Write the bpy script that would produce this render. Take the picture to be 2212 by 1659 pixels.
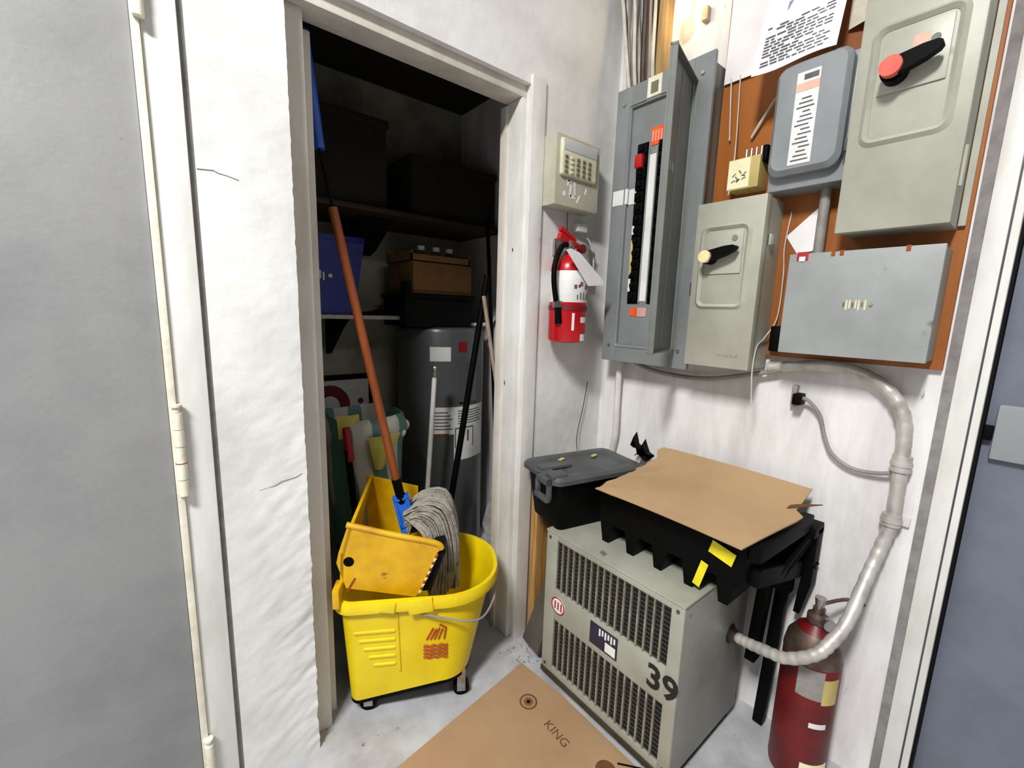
import bpy, bmesh, math, random
from mathutils import Vector, Matrix, noise
R = math.radians
PI = math.pi
random.seed(7)
S = bpy.context.scene
for o in list(bpy.data.objects):
    bpy.data.objects.remove(o)
COL = S.collection

# ---------------------------------------------------------------- camera, world, light, exposure
cam_d = bpy.data.cameras.new('camera')
cam = bpy.data.objects.new('camera', cam_d)
COL.objects.link(cam)
S.camera = cam
cam_d.sensor_fit = 'HORIZONTAL'
cam_d.sensor_width = 36.0
cam_d.lens = 36.0 * 940.04 / 2212.0
cam_d.clip_start = 0.02
YAW, PITCH, ROLL = 0.68655623, 0.16231303, 0.03048329
fw = Vector((math.sin(YAW) * math.cos(PITCH), math.cos(YAW) * math.cos(PITCH), -math.sin(PITCH)))
rt = Vector((math.cos(YAW), -math.sin(YAW), 0))
up = rt.cross(fw)
r2 = rt * math.cos(ROLL) + up * math.sin(ROLL)
u2 = up * math.cos(ROLL) - rt * math.sin(ROLL)
cm = Matrix((r2, u2, -fw)).transposed().to_4x4()
cm.translation = Vector((-1.465, -1.187, 1.29))
cam.matrix_world = cm

W = bpy.data.worlds.new('world')
S.world = W
W.use_nodes = True
W.node_tree.nodes['Background'].inputs[0].default_value = (1, 1, 1, 1)
W.node_tree.nodes['Background'].inputs[1].default_value = 0.004

def area(name, loc, target, sx, sy, power, color):
    d = bpy.data.lights.new(name, 'AREA')
    d.shape = 'RECTANGLE'
    d.size, d.size_y = sx, sy
    d.energy = power
    d.color = color
    o = bpy.data.objects.new(name, d)
    COL.objects.link(o)
    o.location = loc
    o.rotation_euler = (Vector(target) - Vector(loc)).to_track_quat('-Z', 'Y').to_euler()
    return o

area('ceiling_light_main', (-2.75, -1.30, 3.32), (-2.75, -1.30, 0), 0.9, 0.30, 150, (1.0, 0.985, 0.96))
area('fill_light_rear', (-1.2, -3.4, 3.32), (-1.2, -3.4, 0), 1.2, 0.30, 12, (1.0, 0.985, 0.96))  # weak fill lamp added behind the viewer, no fixture known there
V = S.view_settings
V.view_transform = 'Standard'
V.look = 'None'
V.exposure = 0.34
V.gamma = 1.0
V.use_curve_mapping = False

# ---------------------------------------------------------------- materials
def lin(c):
    f = lambda x: x / 12.92 if x <= 0.04045 else ((x + 0.055) / 1.055) ** 2.4
    return tuple(f(v / 255.0) for v in c)

MATS = {}
def mat(name, c, rough=0.6, metal=0.0, c2=None, vs=6.0, vd=0.35, bump=0.0, bs=40.0, stretch=None,
        flecks=None, fs=60.0, fth=0.68, emit=0.0, spec=None, trans=0.0):
    m = bpy.data.materials.new(name)
    m.use_nodes = True
    nt = m.node_tree
    N, L = nt.nodes, nt.links
    p = N['Principled BSDF']
    p.inputs['Roughness'].default_value = rough
    p.inputs['Metallic'].default_value = metal
    if spec is not None:
        p.inputs['Specular IOR Level'].default_value = spec
    if trans:
        p.inputs['Transmission Weight'].default_value = trans
    c = lin(c)
    c2 = lin(c2) if c2 else tuple(v * (1 - vd) for v in c)
    tc = N.new('ShaderNodeTexCoord')
    mp = N.new('ShaderNodeMapping')
    L.new(tc.outputs['Object'], mp.inputs['Vector'])
    if stretch:
        mp.inputs['Scale'].default_value = stretch
    nz = N.new('ShaderNodeTexNoise')
    nz.inputs['Scale'].default_value = vs
    nz.inputs['Detail'].default_value = 6
    nz.inputs['Roughness'].default_value = 0.62
    L.new(mp.outputs[0], nz.inputs['Vector'])
    rp = N.new('ShaderNodeValToRGB')
    rp.color_ramp.elements[0].position = 0.30
    rp.color_ramp.elements[0].color = (*c2, 1)
    rp.color_ramp.elements[1].position = 0.58
    rp.color_ramp.elements[1].color = (*c, 1)
    L.new(nz.outputs['Fac'], rp.inputs['Fac'])
    out = rp.outputs['Color']
    if flecks:
        n2 = N.new('ShaderNodeTexNoise')
        n2.inputs['Scale'].default_value = fs
        n2.inputs['Detail'].default_value = 3
        L.new(mp.outputs[0], n2.inputs['Vector'])
        r3 = N.new('ShaderNodeValToRGB')
        r3.color_ramp.elements[0].position = fth
        r3.color_ramp.elements[0].color = (0, 0, 0, 1)
        r3.color_ramp.elements[1].position = fth + 0.05
        r3.color_ramp.elements[1].color = (1, 1, 1, 1)
        L.new(n2.outputs['Fac'], r3.inputs['Fac'])
        mx = N.new('ShaderNodeMix')
        mx.data_type = 'RGBA'
        L.new(r3.outputs['Color'], mx.inputs[0])
        L.new(out, mx.inputs[6])
        mx.inputs[7].default_value = (*lin(flecks), 1)
        out = mx.outputs[2]
    L.new(out, p.inputs['Base Color'])
    if bump:
        n3 = N.new('ShaderNodeTexNoise')
        n3.inputs['Scale'].default_value = bs
        n3.inputs['Detail'].default_value = 5
        L.new(mp.outputs[0], n3.inputs['Vector'])
        b = N.new('ShaderNodeBump')
        b.inputs['Strength'].default_value = bump
        b.inputs['Distance'].default_value = 0.01
        L.new(n3.outputs['Fac'], b.inputs['Height'])
        L.new(b.outputs[0], p.inputs['Normal'])
    if emit:
        p.inputs['Emission Color'].default_value = (*c, 1)
        p.inputs['Emission Strength'].default_value = emit
    MATS[name] = m
    return m

mat('plaster', (232, 232, 230), 0.7, c2=(205, 205, 202), vs=3.2, bump=0.22, bs=22, flecks=(150, 146, 140), fs=34, fth=0.77)
mat('plaster_b', (236, 235, 235), 0.62, c2=(208, 205, 203), vs=9, stretch=(1, 1, 0.25), bump=0.25, bs=45, flecks=(120, 116, 112), fs=42, fth=0.725)
mat('frame_paint', (228, 228, 224), 0.45, c2=(205, 203, 196), vs=9, bump=0.12, bs=30, stretch=(1, 1, 0.3), flecks=(150, 140, 125), fs=40, fth=0.74)
mat('jamb_paint', (214, 208, 198), 0.55, c2=(186, 179, 168), vs=8, bump=0.15, bs=30, stretch=(1, 1, 0.35), flecks=(96, 70, 56), fs=30, fth=0.755)
mat('cream_paint', (236, 232, 214), 0.5, c2=(214, 208, 186), vs=14, bump=0.15, bs=60)
mat('caulk_grey', (142, 140, 138), 0.8, c2=(118, 114, 110), vs=20)
mat('door_grey', (146, 147, 148), 0.55, c2=(130, 131, 133), vs=3.5, bump=0.06, bs=90, flecks=(110, 111, 114), fs=26, fth=0.74)
mat('door_blue', (112, 119, 134), 0.5, c2=(100, 107, 121), vs=6, bump=0.05, bs=120)
mat('floor_paint', (186, 188, 193), 0.5, c2=(150, 150, 152), vs=5, bump=0.06, bs=60, flecks=(110, 106, 100), fs=22, fth=0.70)
mat('ceiling_paint', (150, 148, 144), 0.8, vs=4, vd=0.1)
mat('room_paint', (104, 102, 98), 0.8, vs=3, vd=0.15)
mat('closet_cream', (178, 174, 156), 0.75, c2=(140, 133, 112), vs=5, bump=0.1, bs=25)
mat('closet_shade', (44, 36, 29), 0.85, vs=4, vd=0.4)  # shade of the upper closet put into a near-black colour
mat('plywood', (168, 98, 36), 0.6, c2=(128, 68, 20), vs=7, stretch=(1, 1, 0.12), bump=0.1, bs=40)
mat('plank_wood', (190, 148, 86), 0.6, c2=(140, 96, 44), vs=12, stretch=(4, 4, 0.25), bump=0.1, bs=30)
mat('panel_grey', (132, 137, 138), 0.42, c2=(118, 122, 123), vs=5)
mat('panel_trim', (150, 155, 156), 0.4, c2=(132, 137, 138), vs=6)
mat('panel_door', (112, 115, 111), 0.45, c2=(98, 101, 97), vs=6)
mat('box_beige', (172, 172, 158), 0.42, c2=(152, 151, 136), vs=4, bump=0.03, bs=70, flecks=(128, 112, 84), fs=9, fth=0.72)
mat('box_ridge', (182, 183, 170), 0.38, c2=(160, 160, 146), vs=6)
mat('switch_grey', (142, 147, 150), 0.35, c2=(124, 129, 132), vs=5)
mat('switch_dark', (70, 74, 78), 0.4, c2=(50, 53, 56), vs=8)
mat('low_box', (158, 163, 163), 0.45, c2=(138, 142, 140), vs=4.5, flecks=(110, 106, 94), fs=12, fth=0.7)
mat('black_plastic', (7, 7, 8), 0.55, c2=(4, 4, 4), vs=10, spec=0.08)
mat('black_matte', (9, 9, 9), 0.75, c2=(5, 5, 5), vs=10, spec=0.2)
mat('dark_void', (6, 6, 6), 0.9, vs=5, spec=0.1)
mat('red_paint', (196, 14, 26), 0.3, c2=(160, 8, 18), vs=6)
mat('red_knob', (236, 96, 80), 0.5, c2=(210, 70, 60), vs=20)
mat('cream_knob', (240, 224, 172), 0.5, c2=(220, 200, 140), vs=20)
mat('old_red', (112, 12, 13), 0.42, c2=(78, 7, 9), vs=6, flecks=(150, 110, 96), fs=14, fth=0.73)
mat('old_metal', (120, 102, 92), 0.4, 0.7, c2=(78, 58, 50), vs=14)
mat('steel', (190, 188, 184), 0.3, 0.9, c2=(150, 148, 144), vs=14)
mat('conduit_metal', (206, 203, 197), 0.42, 0.35, c2=(170, 165, 158), vs=18)
mat('conduit_grey', (150, 146, 142), 0.55, c2=(126, 121, 116), vs=14)
mat('pipe_white', (226, 224, 220), 0.5, c2=(196, 192, 186), vs=9)
mat('label_white', (236, 236, 234), 0.5, c2=(215, 215, 213), vs=8)
mat('paper_white', (246, 243, 245), 0.75, c2=(232, 228, 232), vs=5)
mat('print_grey', (96, 98, 104), 0.8, c2=(76, 78, 84), vs=30)
mat('print_black', (22, 22, 24), 0.7, vs=30)
mat('print_mauve', (150, 146, 184), 0.8, vs=12)
mat('orange_label', (238, 96, 40), 0.5, c2=(220, 74, 24), vs=20)
mat('salmon_label', (236, 186, 164), 0.5, c2=(220, 160, 140), vs=20)
mat('pink_label', (214, 168, 160), 0.55, c2=(196, 150, 142), vs=20)
mat('yellow_label', (236, 222, 30), 0.5, c2=(222, 204, 20), vs=30)
mat('ivory_box', (206, 186, 118), 0.5, c2=(180, 158, 92), vs=8)
mat('ivory_label', (250, 244, 206), 0.6, c2=(240, 232, 186), vs=8)
mat('keypad_beige', (192, 190, 172), 0.5, c2=(172, 168, 148), vs=5)
mat('keypad_key', (226, 224, 196), 0.5, c2=(206, 202, 170), vs=10)
mat('keypad_screen', (206, 210, 210), 0.25, c2=(190, 194, 194), vs=6)
mat('keypad_mark', (120, 122, 96), 0.7, vs=20)
mat('bucket_yellow', (240, 214, 14), 0.38, c2=(226, 194, 6), vs=5, bump=0.05, bs=40)
mat('wringer_yellow', (228, 180, 12), 0.42, c2=(196, 142, 8), vs=7, bump=0.08, bs=36, flecks=(120, 84, 10), fs=18, fth=0.72)
mat('caution_red', (176, 70, 22), 0.6, c2=(150, 52, 14), vs=20)
mat('mop_yarn', (164, 158, 148), 0.9, c2=(120, 112, 102), vs=26, bump=0.5, bs=160)
mat('mop_blue', (46, 118, 226), 0.4, c2=(34, 98, 200), vs=12)
mat('grip_blue', (36, 92, 190), 0.4, c2=(24, 70, 160), vs=9)
mat('mop_wood', (138, 68, 22), 0.55, c2=(112, 50, 13), vs=12, stretch=(3, 3, 0.3), bump=0.12, bs=60)
mat('kraft', (176, 146, 108), 0.85, c2=(166, 135, 98), vs=4, bump=0.04, bs=60)
mat('kraft_floor', (168, 136, 104), 0.85, c2=(154, 122, 90), vs=3, bump=0.04, bs=60)
mat('kraft_print', (104, 68, 34), 0.8, vs=20)
mat('kraft_dark', (148, 108, 60), 0.8, c2=(124, 88, 46), vs=5)
mat('transformer_grey', (164, 166, 154), 0.45, c2=(144, 145, 132), vs=5, bump=0.04, bs=70, flecks=(112, 106, 90), fs=16, fth=0.70)
mat('transformer_side', (140, 141, 133), 0.45, c2=(122, 122, 113), vs=4, flecks=(104, 98, 84), fs=14, fth=0.72)
mat('grille_bar', (146, 146, 134), 0.5, c2=(104, 98, 84), vs=12)
mat('grille_slat', (62, 57, 48), 0.6, c2=(42, 38, 30), vs=16)
mat('grille_back', (20, 18, 14), 0.85, vs=10)
mat('plate_blue', (34, 38, 62), 0.4, c2=(24, 28, 46), vs=12)
mat('sticker_red', (170, 30, 44), 0.5, c2=(140, 20, 34), vs=14)
mat('tote_lid', (84, 87, 90), 0.5, c2=(66, 68, 68), vs=7, flecks=(122, 112, 96), fs=16, fth=0.68)
mat('dark_sheet', (92, 88, 80), 0.6, c2=(70, 66, 60), vs=7)
mat('heater_grey', (84, 86, 88), 0.3, c2=(74, 76, 78), vs=4)
mat('heater_dark', (40, 41, 42), 0.4, vs=6)
mat('bin_blue', (14, 30, 140), 0.4, c2=(10, 22, 116), vs=5)
mat('bag_stripes', (212, 212, 200), 0.4, c2=(92, 138, 126), vs=1.7, stretch=(5, 5, 0.5))
_nt = MATS['bag_stripes'].node_tree
_w = _nt.nodes.new('ShaderNodeTexWave')
_w.inputs['Scale'].default_value = 2.6
_w.inputs['Distortion'].default_value = 2.2
_w.inputs['Detail'].default_value = 1.5
_tc = [n for n in _nt.nodes if n.type == 'TEX_COORD'][0]
_nt.links.new(_tc.outputs['Object'], _w.inputs['Vector'])
_rp = [n for n in _nt.nodes if n.type == 'VALTORGB'][0]
_rp.color_ramp.elements[0].position = 0.42
_rp.color_ramp.elements[1].position = 0.52
_nt.links.new(_w.outputs['Fac'], _rp.inputs['Fac'])
mat('cloth_yellow', (206, 196, 96), 0.8, c2=(184, 172, 76), vs=9, bump=0.2, bs=90)
mat('grip_red', (170, 16, 40), 0.45, vs=10)
mat('sign_red', (130, 14, 22), 0.5, vs=10)
mat('pole_beige', (186, 166, 148), 0.55, c2=(160, 138, 120), vs=14)
mat('shelf_white', (196, 192, 182), 0.6, c2=(170, 166, 156), vs=9)
mat('shade_shelf_wood', (58, 42, 28), 0.7, c2=(40, 28, 18), vs=9, stretch=(0.3, 4, 4))  # wood tone kept dark so the upper closet goes black
mat('rag_grey', (150, 148, 146), 0.9, c2=(110, 108, 106), vs=14, bump=0.3, bs=60)
mat('bottle_green', (20, 70, 50), 0.35, c2=(12, 48, 36), vs=9)
mat('valve_yellow', (226, 204, 20), 0.4, vs=10)
mat('cable_brown', (112, 88, 76), 0.6, c2=(84, 62, 52), vs=16)
mat('cable_black', (28, 26, 26), 0.6, vs=16)
mat('cable_white', (214, 210, 202), 0.55, c2=(186, 180, 170), vs=16)
mat('strip_wood', (196, 164, 112), 0.6, c2=(150, 116, 70), vs=12, stretch=(4, 4, 0.3))
mat('bulb_glass', (255, 226, 170), 0.3, emit=9.0)
mat('rust', (150, 74, 30), 0.8, vs=20)

# ---------------------------------------------------------------- geometry helpers
XF = {}
class MB:
    def __init__(s):
        s.bm = bmesh.new()
    def _bev(s, vs, b, seg=2):
        if b > 0:
            es = set()
            for v in vs:
                es.update(v.link_edges)
            bmesh.ops.bevel(s.bm, geom=list(es), offset=b, segments=seg, affect='EDGES', profile=0.6)
    def box(s, x0, x1, y0, y1, z0, z1, b=0.0, seg=2):
        if x0 > x1: x0, x1 = x1, x0
        if y0 > y1: y0, y1 = y1, y0
        if z0 > z1: z0, z1 = z1, z0
        r = bmesh.ops.create_cube(s.bm, size=1.0)
        for v in r['verts']:
            v.co = Vector(((x0 + x1) / 2 + v.co.x * (x1 - x0), (y0 + y1) / 2 + v.co.y * (y1 - y0), (z0 + z1) / 2 + v.co.z * (z1 - z0)))
        s._bev(r['verts'], b, seg)
        return s
    def obox(s, M, sx, sy, sz, b=0.0):
        r = bmesh.ops.create_cube(s.bm, size=1.0)
        for v in r['verts']:
            v.co = M @ Vector((v.co.x * sx, v.co.y * sy, v.co.z * sz))
        s._bev(r['verts'], b)
        return s
    def cyl(s, p0, p1, r0, r1=None, seg=16):
        p0, p1 = Vector(p0), Vector(p1)
        r1 = r0 if r1 is None else r1
        d = (p1 - p0)
        M = Matrix.Translation((p0 + p1) / 2) @ d.to_track_quat('Z', 'Y').to_matrix().to_4x4()
        bmesh.ops.create_cone(s.bm, cap_ends=True, segments=seg, radius1=max(r0, 1e-5), radius2=max(r1, 1e-5), depth=d.length, matrix=M)
        return s
    def sphere(s, c, r, sc=(1, 1, 1), seg=16, M=None):
        X = (M or Matrix.Translation(c)) @ Matrix.Diagonal((*sc, 1))
        bmesh.ops.create_uvsphere(s.bm, u_segments=seg, v_segments=seg // 2 + 2, radius=r, matrix=X)
        return s
    def rings(s, rings, cap0=True, cap1=True, closed=True):
        bm = s.bm
        vr = [[bm.verts.new(p) for p in ring] for ring in rings]
        n = len(vr[0])
        for a, b in zip(vr, vr[1:]):
            for i in range(n if closed else n - 1):
                j = (i + 1) % n
                bm.faces.new((a[i], a[j], b[j], b[i]))
        if closed and cap0: bm.faces.new(vr[0][::-1])
        if closed and cap1: bm.faces.new(vr[-1])
        return s
    def lathe(s, prof, c=(0, 0, 0), seg=28, M=None, cap0=True, cap1=True):
        M = M or Matrix.Translation(c)
        return s.rings([[M @ Vector((r * math.cos(2 * PI * i / seg), r * math.sin(2 * PI * i / seg), z)) for i in range(seg)] for r, z in prof], cap0, cap1)
    def tube(s, pts, r, seg=8, n=0, rr=None):
        pts = [Vector(p) for p in pts]
        if n: pts = smooth(pts, n)
        rings = []
        nrm = None
        for i, p in enumerate(pts):
            t = (pts[min(i + 1, len(pts) - 1)] - pts[max(i - 1, 0)]).normalized()
            if nrm is None:
                nrm = t.cross(Vector((0.31, 0.2, 0.93)))
                if nrm.length < 1e-3: nrm = t.cross(Vector((1, 0, 0)))
            nrm = (nrm - t * nrm.dot(t)).normalized()
            bn = t.cross(nrm)
            q = r if rr is None else rr(i / (len(pts) - 1))
            rings.append([p + (nrm * math.cos(2 * PI * k / seg) + bn * math.sin(2 * PI * k / seg)) * q for k in range(seg)])
        return s.rings(rings)
    def prism(s, poly, off):
        off = Vector(off)
        bm = s.bm
        a = [bm.verts.new(Vector(p)) for p in poly]
        b = [bm.verts.new(Vector(p) + off) for p in poly]
        n = len(a)
        bm.faces.new(a[::-1]); bm.faces.new(b)
        for i in range(n):
            j = (i + 1) % n
            bm.faces.new((a[i], a[j], b[j], b[i]))
        return s
    def sheet(s, fn, nu, nv, th):
        bm = s.bm
        f = [[fn(i / nu, j / nv) for j in range(nv + 1)] for i in range(nu + 1)]
        def nrm(i, j):
            a = f[min(i + 1, nu)][j] - f[max(i - 1, 0)][j]
            b = f[i][min(j + 1, nv)] - f[i][max(j - 1, 0)]
            return a.cross(b).normalized()
        T = [[bm.verts.new(f[i][j] + nrm(i, j) * th / 2) for j in range(nv + 1)] for i in range(nu + 1)]
        B = [[bm.verts.new(f[i][j] - nrm(i, j) * th / 2) for j in range(nv + 1)] for i in range(nu + 1)]
        for i in range(nu):
            for j in range(nv):
                bm.faces.new((T[i][j], T[i + 1][j], T[i + 1][j + 1], T[i][j + 1]))
                bm.faces.new((B[i][j + 1], B[i + 1][j + 1], B[i + 1][j], B[i][j]))
        for i in range(nu):
            bm.faces.new((T[i][0], B[i][0], B[i + 1][0], T[i + 1][0]))
            bm.faces.new((T[i + 1][nv], B[i + 1][nv], B[i][nv], T[i][nv]))
        for j in range(nv):
            bm.faces.new((T[0][j + 1], B[0][j + 1], B[0][j], T[0][j]))
            bm.faces.new((T[nu][j], B[nu][j], B[nu][j + 1], T[nu][j + 1]))
        return s
    def mesh(s, name, M=None, angle=38):
        bm = s.bm
        bmesh.ops.recalc_face_normals(bm, faces=bm.faces)
        if M is not None:
            bmesh.ops.transform(bm, matrix=M, verts=bm.verts)
        me = bpy.data.meshes.new(name)
        bm.to_mesh(me)
        bm.free()
        for p in me.polygons: p.use_smooth = True
        me.set_sharp_from_angle(angle=R(angle))
        return me

def smooth(pts, n):
    out = []
    P = [pts[0]] + list(pts) + [pts[-1]]
    for i in range(1, len(P) - 2):
        a, b, c, d = P[i - 1], P[i], P[i + 1], P[i + 2]
        for k in range(n):
            t = k / n
            out.append(0.5 * ((2 * b) + (c - a) * t + (2 * a - 5 * b + 4 * c - d) * t * t + (3 * b - a - 3 * c + d) * t ** 3))
    out.append(P[-2])
    return out

def tagp(o, label=None, cat=None, group=None, kind=None):
    if label: o['label'] = label
    if cat: o['category'] = cat
    if group: o['group'] = group
    if kind: o['kind'] = kind
    return o

def thing(name, label, cat, loc=(0, 0, 0), rotz=0.0, group=None, kind=None, rot=None):
    o = bpy.data.objects.new(name, None)
    o.empty_display_size = 0.05
    COL.objects.link(o)
    M = Matrix.Translation(loc) @ (rot.to_4x4() if rot else Matrix.Rotation(rotz, 4, 'Z'))
    o.matrix_world = M
    XF[o] = M
    return tagp(o, label, cat, group, kind)

def part(name, mb, m, parent, w=True, label=None, angle=38, kind=None):
    """mesh part of a thing; w: coordinates are given in world space"""
    M = XF[parent]
    me = mb.mesh(name, M.inverted() if w else None, angle)
    me.materials.append(MATS[m])
    o = bpy.data.objects.new(name, me)
    COL.objects.link(o)
    o.parent = parent
    XF[o] = M
    return tagp(o, label, kind=kind)

def solo(name, mb, m, label, cat, loc=(0, 0, 0), group=None, kind=None, angle=38):
    M = Matrix.Translation(loc)
    me = mb.mesh(name, M.inverted(), angle)
    me.materials.append(MATS[m])
    o = bpy.data.objects.new(name, me)
    COL.objects.link(o)
    o.location = loc
    XF[o] = M
    return tagp(o, label, cat, group, kind)

def share(name, src, parent, dloc):
    """another piece alike, sharing the mesh of src, moved by dloc in its thing's frame"""
    o = bpy.data.objects.new(name, src.data)
    COL.objects.link(o)
    o.parent = parent
    o.location = Vector(src.location) + Vector(dloc)
    XF[o] = XF[parent]
    return o

def text(name, body, size, m, parent, M, ext=0.0006, label=None, bold=0.0):
    """flat print: text lying in the local XY plane of M (world matrix)"""
    cu = bpy.data.curves.new(name, 'FONT')
    cu.body = body
    cu.size = size
    cu.align_x = 'CENTER'
    cu.align_y = 'CENTER'
    cu.extrude = ext
    cu.resolution_u = 3
    cu.offset = bold
    t = bpy.data.objects.new(name + '_tmp', cu)
    COL.objects.link(t)
    dg = bpy.context.evaluated_depsgraph_get()
    me = bpy.data.meshes.new_from_object(t.evaluated_get(dg))
    bpy.data.objects.remove(t)
    me.transform(XF[parent].inverted() @ M)
    me.materials.clear()
    me.materials.append(MATS[m])
    me.name = name
    o = bpy.data.objects.new(name, me)
    COL.objects.link(o)
    o.parent = parent
    XF[o] = XF[parent]
    return tagp(o, label)

def basis(o, x, y):
    x, y = Vector(x).normalized(), Vector(y).normalized()
    z = x.cross(y)
    M = Matrix((x, y, z)).transposed().to_4x4()
    M.translation = Vector(o)
    return M

def rrect(y0, y1, z0, z1, r, n=5):
    """rounded rectangle outline (2D)"""
    pts = []
    for cy, cz, a in ((y1 - r, z1 - r, 0), (y0 + r, z1 - r, 90), (y0 + r, z0 + r, 180), (y1 - r, z0 + r, 270)):
        for k in range(n + 1):
            t = R(a + 90 * k / n)
            pts.append((cy + r * math.cos(t), cz + r * math.sin(t)))
    return pts

def frame_ring(mb, outer, inner, x0, x1, raise_x):
    """raised/sunk pressed ridge on an X-facing cover: outer outline at x0, crest, inner outline at x1"""
    mid = [((a[0] + b[0]) / 2, (a[1] + b[1]) / 2) for a, b in zip(outer, inner)]
    mb.rings([[Vector((x0, *p)) for p in outer], [Vector((raise_x, *p)) for p in mid], [Vector((x1, *p)) for p in inner]], False, False)
    return mb

def struct(name, mb, m, label, cat, angle=38):
    return solo(name, mb, m, label, cat, kind='structure', angle=angle)

# ================================================================ the setting
struct('floor', MB().box(-4.6, 0.5, -5.0, 1.2, -0.06, 0), 'floor_paint', 'grey painted concrete floor of the utility corner', 'floor')
struct('ceiling', MB().box(-4.6, 0.5, -5.0, 1.2, 3.4, 3.48), 'ceiling_paint', 'plain ceiling above the utility corner', 'ceiling')

def nz(x, y, z, s=1.0):
    return noise.noise(Vector((x * s, y * s, z * s)))

# wall facing the camera, with the doorway; the pillar left of the doorway has rough lumpy paint and a ragged edge
wb = MB()
wb.box(-4.6, -2.36, 0, 0.12, 0, 3.4)
wb.box(-2.36, -1.373, 0, 0.12, 2.15, 3.4)
wb.box(-1.373, 0.0, 0, 0.12, 2.03, 3.4)
wb.box(-0.447, 0.0, 0, 0.12, 0, 2.03)
nu, nv = 18, 320
grid = []
for j in range(nv + 1):
    z = 2.03 * j / nv
    row = []
    for i in range(nu + 1):
        f = i / nu
        x = -1.373 + 0.188 * f
        rough = 0.15 + 0.95 * max(0.0, min(1.0, (1.42 - z) / 0.8)) * f
        d = 0.0030 * rough * nz(x * 1.2, 3.1, (z - x * 0.7) * 2.2, 14) + 0.0022 * rough * rough * nz(x * 0.5, 9, z - x * 0.6, 62)
        if i == nu:
            x += 0.0035 * rough * nz(1.7, 5, z, 22) + 0.002 * nz(4, 1, z, 60)
        row.append(Vector((x, d if i else 0.0, z)))
    row.append(Vector((row[-1].x - 0.001, 0.008, z)))
    row.append(Vector((-1.185, 0.12, z)))
    grid.append(row)
bm = wb.bm
gv = [[bm.verts.new(p) for p in row] for row in grid]
for a, b in zip(gv, gv[1:]):
    for i in range(len(a) - 1):
        bm.faces.new((a[i], a[i + 1], b[i + 1], b[i]))
wb.box(-1.373, -1.187, 0.02, 0.12, 0, 2.03)
struct('wall_back', wb, 'plaster', 'white lumpy painted wall with the open closet doorway', 'wall', angle=60)

wr = MB()
wr.box(0, 0.12, -1.04, 1.2, 0, 3.4)
wr.box(0, 0.12, -2.02, -1.04, 2.15, 3.4)
wr.box(0, 0.12, -5.0, -2.02, 0, 3.4)
struct('wall_right', wr, 'plaster_b', 'white painted wall carrying the electrical boxes', 'wall')
struct('wall_closet_top', MB().box(-1.36, 0.0, 0.12, 1.13, 2.40, 2.46), 'closet_shade', 'closet ceiling with shade put into its dark colour', 'ceiling')  # ceiling colour itself carries the closet's shade
struct('wall_left', MB().box(-4.7, -4.6, -5.0, 0.12, 0, 3.4), 'room_paint', 'side wall of the room outside the picture', 'wall')
struct('wall_front', MB().box(-4.7, 0.5, -5.1, -5.0, 0, 3.4), 'room_paint', 'wall of the room behind the viewer', 'wall')
struct('wall_closet_left', MB().box(-1.45, -1.36, 0.12, 1.2, 0, 3.4), 'closet_cream', 'left inner wall of the dark closet', 'wall')
struct('wall_closet_back', MB().box(-1.45, 0.0, 1.13, 1.2, 0, 3.4), 'closet_cream', 'dull cream back wall of the dark closet', 'wall')

# doorway frame: right casing and jamb, head, left jamb
fr = thing('trim_1', 'white painted frame of the open closet doorway', 'door frame', (-0.45, 0, 0), kind='structure')
part('casing', MB().box(-0.4495, -0.389, -0.010, 0.03, 0, 2.058, 0.003), 'frame_paint', fr)
part('casing_seam', MB().box(-0.389, -0.384, -0.003, 0.0, 0, 2.05), 'caulk_grey', fr)
part('jamb', MB().box(-0.470, -0.44, 0.018, 0.10, 0, 1.993, 0.006), 'frame_paint', fr)
part('door_stop', MB().box(-0.478, -0.44, 0.092, 0.125, 0, 1.985, 0.003), 'jamb_paint', fr)
part('head', MB().box(-1.186, -0.44, 0.02, 0.104, 1.993, 2.05, 0.003), 'jamb_paint', fr)
lj = part('jamb', MB().box(-1.186, -1.1335, 0.050, 0.10, 0, 1.993, 0.004), 'jamb_paint', fr)
ls = part('door_stop', MB().box(-1.150, -1.104, 0.10, 0.128, 0, 1.975, 0.003), 'jamb_paint', fr)
part('strike_plate', MB().box(-1.1045, -1.1025, 0.106, 0.120, 0.86, 0.93, 0.0005), 'rust', ls)
for x, y, z, h in ((-0.4712, 0.045, 1.50, 0.016), (-0.4712, 0.070, 1.02, 0.022)):
    part('paint_chip', MB().prism([(x, y, z), (x, y + 0.004, z + h * 0.4), (x, y + 0.002, z + h), (x, y - 0.003, z + h * 0.5)], (0.002, 0, 0)), 'cable_brown', fr)
WB = bpy.data.objects['wall_back']
XF[WB] = Matrix.Identity(4)
part('crack', MB().tube([(-1.371, -0.0002, 1.570), (-1.342, -0.0002, 1.573), (-1.333, -0.0002, 1.569), (-1.318, -0.0002, 1.567), (-1.296, -0.0002, 1.562)], 0.0011, 5), 'caulk_grey', WB)
part('crack', MB().tube([(-1.296, -0.0002, 0.833), (-1.262, -0.0002, 0.838), (-1.244, -0.0002, 0.846), (-1.211, -0.0002, 0.850), (-1.196, -0.0002, 0.857)], 0.0007, 5), 'caulk_grey', WB)

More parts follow.
